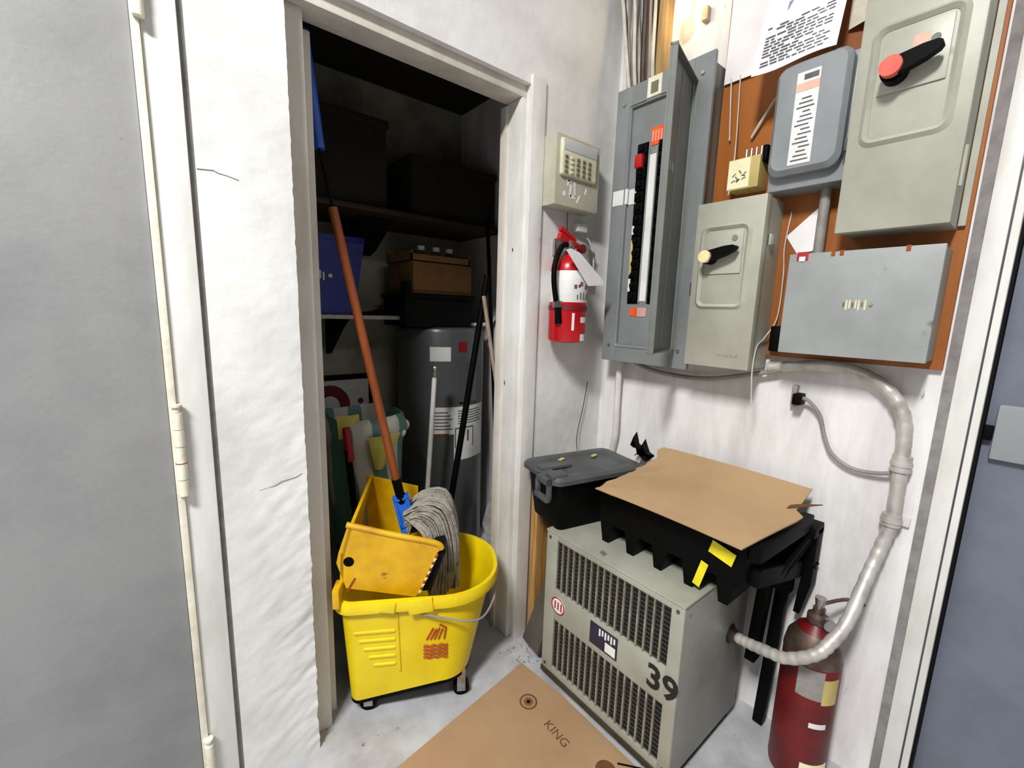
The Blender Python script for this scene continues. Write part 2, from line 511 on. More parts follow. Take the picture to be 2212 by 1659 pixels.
# left door: grey leaf, cream hinge edge, hinges, frame strip
d1 = thing('door_1', 'flat grey painted steel door with cream hinge edge at the far left', 'door', (-1.9, 0, 0), kind='structure')
part('leaf', MB().box(-2.33, -1.458, -0.004, 0.040, 0.012, 2.09, 0.003), 'door_grey', d1)
part('hinge_edge', MB().box(-1.4575, -1.443, -0.013, 0.03, 0.012, 2.09, 0.003), 'cream_paint', d1)
for hz in (0.865, 1.82, 0.02):
    h = MB()
    for k in range(5):
        h.cyl((-1.444, -0.018, hz + k * 0.038), (-1.444, -0.018, hz + k * 0.038 + 0.0365), 0.0098 + 0.0006 * (k % 2), seg=14)
    h.cyl((-1.444, -0.018, hz + 0.19), (-1.444, -0.018, hz + 0.202), 0.0055, seg=12)
    h.cyl((-1.444, -0.018, hz + 0.202), (-1.444, -0.018, hz + 0.207), 0.0105, seg=12)
    ho = part('hinge', h, 'cream_paint', d1)
    part('rust_ring', MB().cyl((-1.444, -0.018, hz + 0.0745), (-1.444, -0.018, hz + 0.0765), 0.0108, seg=14), 'rust', ho)
f1 = thing('trim_2', 'white steel frame strip between grey door and white pillar', 'door frame', (-1.41, 0, 0), kind='structure')
part('frame_face', MB().box(-1.443, -1.384, -0.006, 0.05, 0, 2.15, 0.003), 'frame_paint', f1)
part('caulk_line', MB().box(-1.384, -1.372, 0.004, 0.05, 0, 2.15), 'caulk_grey', f1)
part('head', MB().box(-2.36, -1.384, -0.006, 0.05, 2.09, 2.15, 0.003), 'frame_paint', f1)
part('frame_face', MB().box(-2.36, -2.33, -0.006, 0.05, 0, 2.09, 0.003), 'frame_paint', f1)
part('backing', MB().box(-2.36, -1.373, 0.05, 0.12, 0, 2.15), 'frame_paint', f1)

# right door: blue grey leaf, frame, weather strip, sill, latch guard
f2 = thing('trim_3', 'worn white frame of the blue grey door at the right', 'door frame', (0, -1.08, 0), kind='structure')
part('edge_strip', MB().box(-0.002, 0.03, -1.060, -1.040, 0, 2.1), 'caulk_grey', f2)
part('frame_face', MB().box(-0.004, 0.06, -1.096, -1.060, 0, 2.1, 0.003), 'frame_paint', f2)
part('seam', MB().box(0.0, 0.05, -1.099, -1.096, 0, 2.1), 'switch_dark', f2)
part('stop_strip', MB().box(0.0, 0.06, -1.113, -1.099, 0, 2.1, 0.002), 'frame_paint', f2)
part('weather_strip', MB().box(0.025, 0.06, -1.118, -1.113, 0, 2.1), 'black_matte', f2)
part('frame_face', MB().box(-0.004, 0.06, -2.02, -1.97, 0, 2.1, 0.003), 'frame_paint', f2)
part('head', MB().box(-0.004, 0.06, -2.02, -1.04, 2.1, 2.15, 0.003), 'frame_paint', f2)
d2 = thing('door_2', 'blue grey steel door with a latch guard at the right edge', 'door', (0.06, -1.5, 0), kind='structure')
part('leaf', MB().box(0.05, 0.095, -1.97, -1.120, 0.03, 2.1, 0.002), 'door_blue', d2)
part('latch_guard', MB().box(0.030, 0.05, -1.27, -1.136, 0.985, 1.115, 0.005), 'switch_grey', d2)
part('latch', MB().box(0.030, 0.052, -1.135, -1.119, 1.028, 1.062, 0.002), 'black_plastic', d2)
part('sill', MB().box(0.005, 0.06, -1.97, -1.119, 0.0, 0.028, 0.006), 'steel', d2)

# ================================================================ plywood backboard and boxes on the right wall
solo('plywood_backboard', MB().box(-0.018, -0.001, -1.036, -0.427, 1.185, 2.45, 0.001), 'plywood', 'orange brown plywood board behind the electrical boxes', 'board', (0, -0.7, 1.185))

# --- load centre with open door
t = thing('breaker_panel', 'tall grey breaker panel with its door swung open', 'electrical panel', (0, -0.26, 1.12))
part('box', MB().box(-0.095, 0, -0.424, -0.10, 1.135, 2.065), 'panel_door', t)
cv = MB()
Y0, Y1, z0, z1 = -0.440, -0.082, 1.120, 2.083
oy0, oy1, oz0, oz1 = -0.374, -0.148, 1.185, 2.010
xc = -0.107
cv.box(xc, -0.094, Y0, oy0, z0, z1, 0.002)
cv.box(xc, -0.094, oy1, Y1, z0, z1, 0.002)
cv.box(xc, -0.094, oy0, oy1, z0, oz0, 0.002)
cv.box(xc, -0.094, oy0, oy1, oz1, z1, 0.002)
cover = part('cover', cv, 'panel_grey', t)
bz = MB()
frame_ring(bz, rrect(oy0 - 0.012, oy1 + 0.012, oz0 - 0.014, oz1 + 0.014, 0.012), rrect(oy0, oy1, oz0, oz1, 0.006), xc, xc + 0.008, xc - 0.006)
part('opening_lip', bz, 'panel_trim', cover)
dead = part('dead_front', MB().box(-0.096, -0.086, oy0, oy1, oz0, oz1), 'panel_grey', t)
part('breaker_slot', MB().box(-0.0975, -0.0955, -0.222, -0.178, 1.335, 1.885), 'dark_void', dead)
part('breaker_slot', MB().box(-0.0975, -0.0955, -0.297, -0.262, 1.335, 1.885), 'dark_void', dead)
for sy0, sy1 in ((-0.219, -0.181), (-0.294, -0.265)):
    for k in range(14):
        zb = 1.345 + k * 0.0385
        if sy0 < -0.25 and k in (3, 9): continue
        b_ = part('breaker', MB().box(-0.104, -0.097, sy0, sy1, zb, zb + 0.032, 0.002), 'black_plastic', dead)
        part('toggle', MB().box(-0.113, -0.104, (sy0 + sy1) / 2 - 0.008, (sy0 + sy1) / 2 + 0.008, zb + 0.010, zb + 0.024, 0.002), 'black_plastic', dead)
mb_ = part('main_breaker', MB().box(-0.122, -0.097, -0.212, -0.184, 1.80, 1.845, 0.004), 'red_paint', dead)
for zz, hh, mm in ((1.44, 0.045, 'label_white'), (1.50, 0.12, 'ivory_box'), (1.64, 0.03, 'label_white')):
    part('breaker_label', MB().box(-0.106, -0.104, -0.191, -0.182, zz - 0.06, zz - 0.06 + hh), mm, dead)
part('directory_card', MB().box(-0.0985, -0.0955, -0.257, -0.228, 1.345, 1.84), 'label_white', dead)
for yy in (-0.2595, -0.2285):
    part('card_rail', MB().box(-0.102, -0.096, yy - 0.002, yy + 0.002, 1.34, 1.86), 'panel_trim', dead)
ol = part('warning_label', MB().box(-0.0985, -0.0955, -0.280, -0.231, 1.868, 1.925), 'orange_label', dead)
for k in range(4):
    part('print_line', MB().box(-0.0992, -0.0985, -0.272 + k * 0.011, -0.268 + k * 0.011, 1.880, 1.914), 'salmon_label', ol)
part('warning_label', MB().box(-0.0985, -0.0955, -0.222, -0.193, 1.292, 1.322), 'orange_label', dead)
part('warning_label', MB().box(-0.0985, -0.0955, -0.262, -0.224, 1.290, 1.322), 'pink_label', dead)
part('masking_tape', MB().box(-0.1085, -0.106, -0.156, -0.090, 1.690, 1.742), 'label_white', cover)
part('masking_tape', MB().box(-0.0985, -0.0955, -0.185, -0.152, 1.688, 1.740), 'label_white', dead)
st = part('paper_tag', MB().box(-0.109, -0.106, -0.262, -0.208, 2.014, 2.083), 'cream_paint', cover)
part('tag_print', MB().box(-0.1096, -0.109, -0.250, -0.222, 2.030, 2.066), 'keypad_mark', st)
for zz in (1.18, 2.03):
    for yy in (-0.405, -0.115):
        part('cover_screw', MB().cyl((-0.112, yy, zz), (-0.106, yy, zz), 0.006, seg=10), 'steel', cover)
# the swung-open door, hinged at its near edge
ha = R(15.5)
dx, dy = -math.cos(ha), -math.sin(ha)
hx, hy = -0.108, -0.374
nx, ny = dy, -dx       # face turned to the viewer
Md = basis((hx, hy, 1.180), (dx, dy, 0), (0, 0, 1))   # local x along door, y up, z = normal
dm = MB()
dm.obox(Md @ Matrix.Translation((0.1175, 0.4175, 0)), 0.235, 0.835, 0.004, 0.001)
door = part('door', dm, 'panel_door', t)
lp = MB()
for x_ in (0.003, 0.232):
    lp.obox(Md @ Matrix.Translation((x_, 0.4175, -0.008)), 0.004, 0.835, 0.018, 0.001)
for y_ in (0.003, 0.832):
    lp.obox(Md @ Matrix.Translation((0.1175, y_, -0.008)), 0.235, 0.004, 0.018, 0.001)
part('door_flange', lp, 'panel_door', door)
sgn = 1 if (Md.to_3x3() @ Vector((0, 0, 1))).dot(Vector((-1.465, -1.187, 0)) - Vector((hx, hy, 0))) > 0 else -1
part('finger_latch', MB().obox(Md @ Matrix.Translation((0.205, 0.40, sgn * 0.003)), 0.018, 0.115, 0.004, 0.001), 'black_plastic', door)
em = MB()
for k in range(3):
    em.obox(Md @ Matrix.Translation((0.150 + 0.022 * k, 0.545, sgn * 0.003)), 0.016, 0.028 - 0.004 * k, 0.002)
part('maker_emblem', em, 'panel_trim', door)
part('hinge_fold', MB().obox(Md @ Matrix.Translation((0.118, 0.4175, sgn * 0.0028)), 0.003, 0.82, 0.002), 'panel_trim', door)

# --- lever disconnects (a shared builder for the pressed beige covers)
def lever_box(name, label, Y0, Y1, z0, z1, d, rec, knob, tip, knob_m, kr, extra=None):
    t = thing(name, label, 'disconnect switch', (0, (Y0 + Y1) / 2, z0))
    part('box', MB().box(-d + 0.012, -0.0185, Y0 + 0.004, Y1 - 0.004, z0 + 0.004, z1 - 0.004), 'box_beige', t)
    cv = part('cover', MB().box(-d, -d + 0.03, Y0, Y1, z0, z1, 0.004), 'box_beige', t)
    ry0, ry1, rz0, rz1 = rec
    rg = MB()
    w = 0.017
    frame_ring(rg, rrect(ry0, ry1, rz0, rz1, 0.026), rrect(ry0 + w, ry1 - w, rz0 + w, rz1 - w, 0.014), -d, -d - 0.001, -d - 0.009)
    part('pressed_ridge', rg, 'box_ridge', cv)
    part('inner_plate', MB().box(-d - 0.0045, -d, ry0 + w + 0.006, ry1 - w - 0.006, rz0 + (rz1 - rz0) * 0.42, rz1 - w - 0.006, 0.002), 'box_ridge', cv)
    k = Vector(knob); p = Vector(tip)
    lv = MB()
    lv.cyl((-d, k.y, k.z), (k.x + 0.004, k.y, k.z), kr * 1.15, seg=18)
    u = (p - k).normalized()
    Ml = basis((k + p) / 2, u, Vector((1, 0, 0)).cross(u))
    L_ = (p - k).length
    prof = [(-0.5 * L_, kr * 0.95), (0.15 * L_, kr * 0.72), (0.42 * L_, kr * 0.45), (0.5 * L_, kr * 0.15)]
    rings = []
    for x_, hw in prof:
        rings.append([Ml @ Vector((x_, a * hw, b)) for a, b in ((-1, -0.012), (1, -0.012), (1, 0.010), (-1, 0.010))])
    lv.rings(rings)
    lev = part('lever', lv, 'black_plastic', cv)
    part('lever_cap', MB().cyl((k.x - 0.022, k.y, k.z), (k.x - 0.006, k.y, k.z), kr, kr * 1.0, seg=20), knob_m, lev)
    part('status_mark', MB().cyl((-d - 0.007, p.y + 0.02, p.z + 0.03), (-d - 0.003, p.y + 0.02, p.z + 0.03), 0.008, seg=12), 'caulk_grey', cv)
    return t, cv

a_, c_ = lever_box('lever_disconnect', 'small beige lever disconnect with cream knob beside the breaker panel', -0.650, -0.452, 1.144, 1.632, 0.148,
              (-0.622, -0.470, 1.318, 1.566), (-0.178, -0.512, 1.470), (-0.178, -0.596, 1.492), 'cream_knob', 0.0175)
part('side_catch', MB().box(-0.14, -0.12, -0.452, -0.444, 1.36, 1.40, 0.002), 'switch_dark', a_)
part('side_catch', MB().box(-0.11, -0.09, -0.656, -0.650, 1.50, 1.53, 0.002), 'box_ridge', a_)
lt = MB()
for k in range(8):
    lt.box(-0.1486, -0.148, -0.56 - k * 0.008, -0.556 - k * 0.008, 1.178, 1.184 + 0.003 * (k % 2))
part('stamped_lettering', lt, 'caulk_grey', c_)

b_, c_ = lever_box('lever_disconnect', 'large beige lever disconnect with red knob at the top right', -1.020, -0.815, 1.505, 2.16, 0.152,
              (-0.996, -0.836, 1.690, 1.945), (-0.190, -0.890, 1.832), (-0.190, -0.968, 1.852), 'red_knob', 0.020)
part('lockout_tag', MB().box(-0.1575, -0.156, -0.938, -0.912, 1.868, 1.900), 'salmon_label', c_)
part('side_flange', MB().box(-0.03, -0.018, -1.030, -1.018, 1.515, 2.15), 'box_ridge', b_)
part('hinge_pin', MB().cyl((-0.135, -1.021, 1.58), (-0.135, -1.021, 1.66), 0.005, seg=8), 'box_ridge', b_)
part('side_catch', MB().box(-0.14, -0.12, -0.816, -0.806, 1.70, 1.73, 0.002), 'switch_dark', b_)

# --- grey safety switch with rounded raised lid
t = thing('safety_switch', 'grey safety switch with a long white warning sticker', 'electrical box', (0, -0.71, 1.645))
part('box', MB().box(-0.105, -0.0185, -0.806, -0.628, 1.642, 1.94, 0.004), 'switch_grey', t)
ld = MB()
o0 = rrect(-0.800, -0.634, 1.672, 1.945, 0.03)
o1 = rrect(-0.790, -0.644, 1.684, 1.938, 0.026)
ld.rings([[Vector((-0.105, *p)) for p in o0], [Vector((-0.130, *p)) for p in o0], [Vector((-0.142, *p)) for p in o1]], True, True)
lid = part('raised_lid', ld, 'switch_grey', t)
sk = part('warning_sticker', MB().box(-0.1432, -0.1418, -0.738, -0.686, 1.692, 1.912), 'label_white', lid)
part('orange_band', MB().box(-0.1438, -0.143, -0.738, -0.686, 1.866, 1.886), 'salmon_label', sk)
pr = MB()
for k in range(15):
    zz = 1.70 + k * 0.0105
    pr.box(-0.1437, -0.1431, -0.732 + 0.004 * (k % 3), -0.692 - 0.005 * (k % 4), zz, zz + 0.0035)
part('fine_print', pr, 'print_grey', sk)
part('fine_print', MB().box(-0.1437, -0.1431, -0.734, -0.702, 1.892, 1.905), 'print_grey', sk)
part('side_handle', MB().box(-0.10, -0.05, -0.814, -0.806, 1.72, 1.90, 0.004), 'switch_dark', t)

# --- low grey wiring trough
t = thing('junction_box', 'wide flat grey junction box below the large disconnect', 'electrical box', (0, -0.87, 1.205))
part('box', MB().box(-0.118, -0.0185, -1.017, -0.722, 1.208, 1.462), 'transformer_side', t)
lid = part('lid', MB().box(-0.130, -0.116, -1.019, -0.716, 1.205, 1.466, 0.002), 'low_box', t)
part('lid_tab', MB().box(-0.1315, -0.128, -0.760, -0.734, 1.448, 1.470), 'sticker_red', lid)
part('lid_tab', MB().box(-0.1325, -0.131, -0.754, -0.740, 1.446, 1.458), 'label_white', lid)
for yy in (-0.812, -0.83, -0.955):
    part('lid_notch', MB().box(-0.1315, -0.12, yy - 0.006, yy + 0.002, 1.455, 1.468), 'rust', lid)
for k in range(8):
    h_ = 0.010 + 0.012 * abs(math.sin(k * 2.1))
    part('worn_stamp', MB().box(-0.1306, -0.1298, -0.852 - k * 0.0062, -0.8490 - k * 0.0062, 1.334 - h_ * (0.4 + 0.2 * (k % 2)), 1.334 + h_ * 0.6), 'cream_knob' if k % 3 else 'print_grey', lid)
part('lid_screw', MB().cyl((-0.1335, -0.905, 1.335), (-0.129, -0.905, 1.335), 0.004, seg=8), 'steel', lid)

# --- ivory bell transformer
t = thing('bell_transformer', 'small ivory bell transformer with a paper label on the plywood', 'transformer', (0, -0.55, 1.672))
part('case', MB().box(-0.085, -0.018, -0.592, -0.502, 1.672, 1.760, 0.003), 'ivory_box', t)
lb = part('paper_label', MB().box(-0.0862, -0.085, -0.566, -0.504, 1.676, 1.757), 'ivory_label', t)
sc = MB()
for k in range(9):
    zz = 1.695 + 0.045 * random.random()
    yy = -0.555 + 0.04 * random.random()
    sc.obox(Matrix.Translation((-0.0866, yy, zz)) @ Matrix.Rotation(random.uniform(-1, 1), 4, 'X'), 0.0006, 0.012, 0.003)
part('handwriting', sc, 'print_grey', lb)
part('mounting_ear', MB().box(-0.035, -0.018, -0.502, -0.484, 1.722, 1.744), 'black_plastic', t)
tm = MB()
for k in range(4):
    tm.cyl((-0.06, -0.582 + k * 0.014, 1.758), (-0.06, -0.582 + k * 0.014, 1.788), 0.0035, seg=8)
part('terminal_screw', tm, 'steel', t)
part('lead_cap', MB().box(-0.075, -0.03, -0.604, -0.592, 1.742, 1.785, 0.002), 'black_plastic', t)

# --- short conduit between switch and trough, diamond tag, loose wires
t = thing('conduit_nipple', 'short steel conduit pipe between safety switch and junction box', 'pipe', (-0.04, -0.756, 1.46))
part('pipe', MB().cyl((-0.05, -0.756, 1.463), (-0.05, -0.756, 1.642), 0.0125, seg=16), 'conduit_grey', t)
part('locknut', MB().cyl((-0.05, -0.756, 1.463), (-0.05, -0.756, 1.474), 0.018, seg=8), 'steel', t)
dpl = [(-0.020, -0.742, 1.608), (-0.020, -0.662, 1.532), (-0.020, -0.697, 1.478), (-0.020, -0.750, 1.490)]
solo('paper_tag', MB().prism(dpl, (-0.0012, 0, 0)), 'paper_white', 'white diamond shaped paper tag tucked behind the short conduit', 'tag', (-0.02, -0.71, 1.5))
solo('loose_wire', MB().tube([(-0.03, -0.455, 2.02), (-0.03, -0.462, 1.93), (-0.028, -0.468, 1.84)], 0.0022, 6, 6), 'cable_white', 'short white wire hanging beside the breaker panel', 'wire', (-0.03, -0.46, 1.84))
solo('loose_wire', MB().tube([(-0.03, -0.482, 2.02), (-0.035, -0.490, 1.9), (-0.06, -0.505, 1.79), (-0.08, -0.512, 1.70), (-0.09, -0.512, 1.66)], 0.0018, 6, 6), 'cable_white', 'long white wire hanging to the ivory bell transformer', 'wire', (-0.03, -0.49, 1.66))
solo('loose_wire', MB().tube([(-0.03, -0.535, 1.83), (-0.035, -0.575, 1.89), (-0.03, -0.622, 1.96)], 0.004, 6, 6), 'cable_white', 'dusty white cable slanting across the orange plywood', 'wire', (-0.03, -0.57, 1.83))
solo('loose_wire', MB().tube([(-0.02, -0.668, 1.60), (-0.03, -0.664, 1.5), (-0.035, -0.672, 1.42), (-0.03, -0.668, 1.30), (-0.06, -0.652, 1.24), (-0.10, -0.648, 1.21), (-0.12, -0.652, 1.14), (-0.12, -0.660, 1.05)], 0.0018, 6, 8), 'cable_white', 'thin white wire hanging down between lever disconnect and junction box', 'wire', (-0.05, -0.66, 1.05))
solo('conduit_fitting', MB().box(-0.06, -0.018, -0.700, -0.664, 1.20, 1.275, 0.006), 'black_plastic', 'black fitting between lever disconnect and junction box', 'fitting', (-0.04, -0.68, 1.2))

# --- notice sheets
t = thing('notice_sheet', 'white printed notice sheet hanging over the safety switch', 'paper', (-0.15, -0.67, 1.94))
part('sheet', MB().sheet(lambda u, v: Vector((-0.153 + 0.122 * v - 0.010 * math.sin(PI * v), -0.572 - 0.194 * u, 1.942 + 0.36 * v - 0.004 * math.sin(6 * u))), 10, 8, 0.0008), 'paper_white', t)
pl = MB()
for k in range(13):
    v_ = 0.05 + k * 0.0235
    zz = 1.942 + 0.36 * v_
    xx = -0.153 + 0.122 * v_ - 0.010 * math.sin(PI * v_) - 0.0012
    yy = -0.590
    while yy > -0.735:
        ln = random.uniform(0.008, 0.024)
        if random.random() < 0.86:
            y2 = max(yy - ln, -0.745)
            pl.obox(Matrix.Translation((xx, (yy + y2) / 2, zz)) @ Matrix.Rotation(R(15), 4, 'Y'), 0.0005, yy - y2, 0.0040)
        yy -= ln + 0.004
part('printed_text', pl, 'print_grey', t, kind='stuff')
part('printed_logo', MB().prism([(-0.112, -0.628, 2.085), (-0.112, -0.665, 2.085), (-0.101, -0.668, 2.12), (-0.101, -0.628, 2.12)], (-0.0010, 0, 0)), 'print_mauve', t)
solo('poster_sheet', MB().sheet(lambda u, v: Vector((-0.021 - 0.006 * (1 - v) ** 2, -0.432 - 0.11 * u, 2.010 + 0.33 * v)), 6, 6, 0.0008), 'paper_white', 'blank white sheet beside the notice above the plywood', 'paper', (-0.02, -0.48, 2.01))
t = thing('notice_sheet', 'narrow yellowed sheet edge beside the large disconnect', 'paper', (-0.02, -0.77, 2.03))
part('sheet', MB().sheet(lambda u, v: Vector((-0.026 - 0.02 * u * (1 - v), -0.748 - 0.05 * u, 2.03 + 0.27 * v)), 4, 4, 0.0008), 'cream_paint', t)

# --- wall lamp with a bare lit bulb
t = thing('bare_bulb_lamp', 'lit bare bulb lamp on the wall above the breaker panel', 'lamp', (0, -0.32, 2.30))
Mb = basis((-0.075, -0.300, 2.318), (0, 1, 0), (1, 0, 0))
part('bulb', MB().lathe([(0.004, 0.040), (0.016, 0.034), (0.025, 0.018), (0.027, 0.0), (0.022, -0.022), (0.013, -0.040), (0.011, -0.05)], M=Matrix.Translation((-0.075, -0.300, 2.275)) @ Matrix.Rotation(PI, 4, 'X'), seg=20), 'bulb_glass', t)
part('socket', MB().cyl((-0.075, -0.300, 2.322), (-0.075, -0.300, 2.40), 0.017, 0.020, 16), 'black_plastic', t)
part('bracket', MB().tube([(-0.075, -0.30, 2.395), (-0.06, -0.30, 2.45), (0.0, -0.30, 2.46)], 0.008, 8, 5), 'steel', t)
solo('wall_clip', MB().box(-0.022, 0, -0.352, -0.330, 2.235, 2.275, 0.004), 'pole_beige', 'small tan cable clip beside the lit bulb', 'clip', (-0.012, -0.345, 2.24))

# --- bundle of cables from the ceiling into the panel
cabs = [(-0.086, -0.046, -0.124, 0.0065, 'cable_white', 'white cable hanging foremost in the corner bundle'),
        (-0.070, -0.070, -0.112, 0.0055, 'conduit_grey', 'slim grey cable foremost in the corner bundle'),
        (-0.080, -0.092, -0.142, 0.0060, 'cable_white', 'white cable foremost in the middle of the bundle'),
        (-0.04, -0.022, -0.095, 0.0028, 'cable_black', 'thin black cable nearest the corner above the panel'),
        (-0.05, -0.034, -0.104, 0.0028, 'cable_brown', 'thin brown cable near the corner above the panel'),
        (-0.014, -0.054, -0.112, 0.007, 'conduit_grey', 'grey cable leftmost of the thick ones above the panel'),
        (-0.032, -0.072, -0.130, 0.008, 'cable_white', 'thick white cable entering the panel near the corner'),
        (-0.055, -0.094, -0.104, 0.008, 'conduit_grey', 'thick grey cable crossing to the panel corner'),
        (-0.04, -0.116, -0.140, 0.006, 'cable_black', 'black cable in the middle of the bundle'),
        (-0.05, -0.128, -0.152, 0.006, 'cable_brown', 'brown cable in the middle of the bundle'),
        (-0.028, -0.140, -0.166, 0.007, 'cable_black', 'dark cable beside the pale pink one'),
        (-0.05, -0.150, -0.178, 0.0055, 'pole_beige', 'pale pink cable in the bundle'),
        (-0.034, -0.160, -0.180, 0.006, 'cable_brown', 'brown cable beside the pale wooden strip'),
        (-0.056, -0.172, -0.196, 0.006, 'cable_white', 'white cable rightmost of the bundle')]
for x, y0, y1, r, m, lb in cabs:
    jit = lambda: random.uniform(-0.004, 0.004)
    pts = [(x, y0, 3.4), (x + jit(), y0 + jit(), 2.55), (x + jit(), y0 * 0.7 + y1 * 0.3 + jit(), 2.35), (x - 0.01 + jit(), y0 * 0.25 + y1 * 0.75, 2.18), (x - 0.006, y1, 2.06)]
    solo('feed_cable', MB().tube(pts, r, 8, 5), m, lb, 'cable', (x, y0, 2.06), group='cables dropping into the breaker panel')
solo('wooden_strip', MB().box(-0.045, 0, -0.215, -0.186, 2.09, 3.4, 0.002), 'strip_wood', 'pale wooden strip running up beside the cables', 'wood strip', (-0.02, -0.2, 2.09))
solo('steel_conduit', MB().tube([(-0.03, -0.040, 3.4), (-0.03, -0.040, 2.45), (-0.032, -0.048, 2.3), (-0.036, -0.058, 2.06), (-0.036, -0.062, 1.75)], 0.008, 8, 6), 'pipe_white', 'slim white conduit in the wall corner behind the panel edge', 'pipe', (-0.03, -0.04, 1.75))

# --- painted pipe below the panel, black wire
t = thing('painted_pipe', 'white painted pipe dropping from the panel in the wall corner', 'pipe', (-0.03, -0.12, 0.55))
part('pipe', MB().tube([(-0.035, -0.118, 1.13), (-0.035, -0.118, 0.95), (-0.035, -0.120, 0.82), (-0.03, -0.105, 0.74), (-0.025, -0.085, 0.6)], 0.0125, 10, 6), 'pipe_white', t)
part('coupling', MB().cyl((-0.035, -0.118, 1.085), (-0.035, -0.118, 1.125), 0.017, seg=14), 'pipe_white', t)
solo('thin_wire', MB().tube([(-0.10, -0.012, 1.02), (-0.12, -0.014, 0.92), (-0.155, -0.02, 0.80), (-0.19, -0.06, 0.74)], 0.0016, 6, 8), 'cable_black', 'thin black wire hanging in the corner above the tote', 'wire', (-0.12, -0.02, 0.74))

# --- the long flexible conduit
t = thing('flexible_conduit', 'painted flexible conduit looping from under the boxes to the floor transformer', 'conduit', (-0.05, -0.95, 0.35))
part('upper_run', MB().tube([(-0.03, -0.17, 1.122), (-0.03, -0.27, 1.092), (-0.03, -0.45, 1.087), (-0.03, -0.60, 1.118), (-0.03, -0.74, 1.160)], 0.008, 8, 8), 'conduit_grey', t)
run = smooth([Vector(p) for p in [(-0.03, -0.66, 1.150), (-0.03, -0.78, 1.168), (-0.032, -0.868, 1.166), (-0.034, -0.945, 1.128), (-0.035, -0.988, 1.055), (-0.035, -0.996, 0.95), (-0.035, -0.999, 0.80),
       (-0.042, -0.988, 0.715), (-0.082, -0.976, 0.632), (-0.150, -0.966, 0.540), (-0.200, -0.947, 0.486), (-0.226, -0.922, 0.448), (-0.228, -0.866, 0.402), (-0.212, -0.807, 0.378), (-0.197, -0.753, 0.360), (-0.187, -0.712, 0.352)]], 14)
rib = MB()
rib.tube(run, 0.0158, 12, 0, lambda t_: 0.0150 + 0.0012 * (1 if int(t_ * 340) % 2 else 0))
part('hose', rib, 'conduit_metal', t)
for za, zb in ((0.925, 0.965), (0.78, 0.81)):
    part('coupling', MB().cyl((-0.035, -0.997, za), (-0.035, -0.997, zb), 0.0205, seg=16).cyl((-0.035, -0.997, (za + zb) / 2 - 0.005), (-0.035, -0.997, (za + zb) / 2 + 0.005), 0.023, seg=16), 'conduit_metal', t)
part('connector', MB().cyl((-0.183, -0.708, 0.35), (-0.190, -0.730, 0.353), 0.022, 0.02, 14), 'old_metal', t)
part('strap', MB().box(-0.012, 0, -1.03, -0.975, 0.778, 0.800, 0.002), 'pipe_white', t)
solo('grey_cable', MB().tube([(-0.045, -0.752, 1.072), (-0.03, -0.775, 1.068), (-0.02, -0.806, 1.03), (-0.02, -0.826, 0.97), (-0.02, -0.850, 0.925), (-0.02, -0.895, 0.900), (-0.022, -0.945, 0.901), (-0.03, -0.985, 0.915)], 0.0055, 8, 8), 'conduit_grey', 'thin grey cable drooping from the black plug to the flexible conduit', 'cable', (-0.02, -0.85, 0.9))
t = thing('wall_receptacle', 'small receptacle with a black plug on the wall under the boxes', 'outlet', (0, -0.735, 1.04))
part('bracket', MB().box(-0.02, 0, -0.742, -0.728, 1.04, 1.105, 0.003), 'conduit_grey', t)
part('plug', MB().box(-0.055, -0.012, -0.765, -0.742, 1.052, 1.085, 0.005), 'black_plastic', t)

# ================================================================ on the doorway wall
t = thing('alarm_keypad', 'beige alarm box with a keypad and scraped white marks', 'alarm box', (-0.28, 0, 1.655))
part('housing', MB().box(-0.388, -0.166, -0.068, 0, 1.658, 1.885, 0.006), 'keypad_beige', t)
kp = part('keypad', MB().box(-0.372, -0.192, -0.080, -0.066, 1.752, 1.872, 0.010, 3), 'keypad_key', t)
part('display', MB().box(-0.364, -0.200, -0.0815, -0.078, 1.832, 1.866, 0.003), 'keypad_screen', kp)
for i in range(5):
    for j in range(4):
        x = -0.352 + i * 0.029
        z = 1.766 + j * 0.0155
        kk = part('key', MB().box(x - 0.007, x + 0.007, -0.084, -0.079, z - 0.0045, z + 0.0045, 0.0015), 'keypad_mark' if i != 1 else 'keypad_key', kp)
for (x, z, w_, h_, a) in ((-0.325, 1.735, .012, .022, 0.2), (-0.312, 1.712, .012, .040, 0.1), (-0.292, 1.722, .010, .050, -0.1), (-0.300, 1.694, .030, .012, 0), (-0.342, 1.698, .014, .016, .3), (-0.272, 1.690, .008, .030, .5), (-0.235, 1.722, .008, .022, .25), (-0.32, 1.744, .03, .008, 0.1)):
    part('scraped_mark', MB().obox(Matrix.Translation((x, -0.0684, z)) @ Matrix.Rotation(a, 4, 'Y'), w_, 0.0008, h_, 0.0003), 'label_white', t)

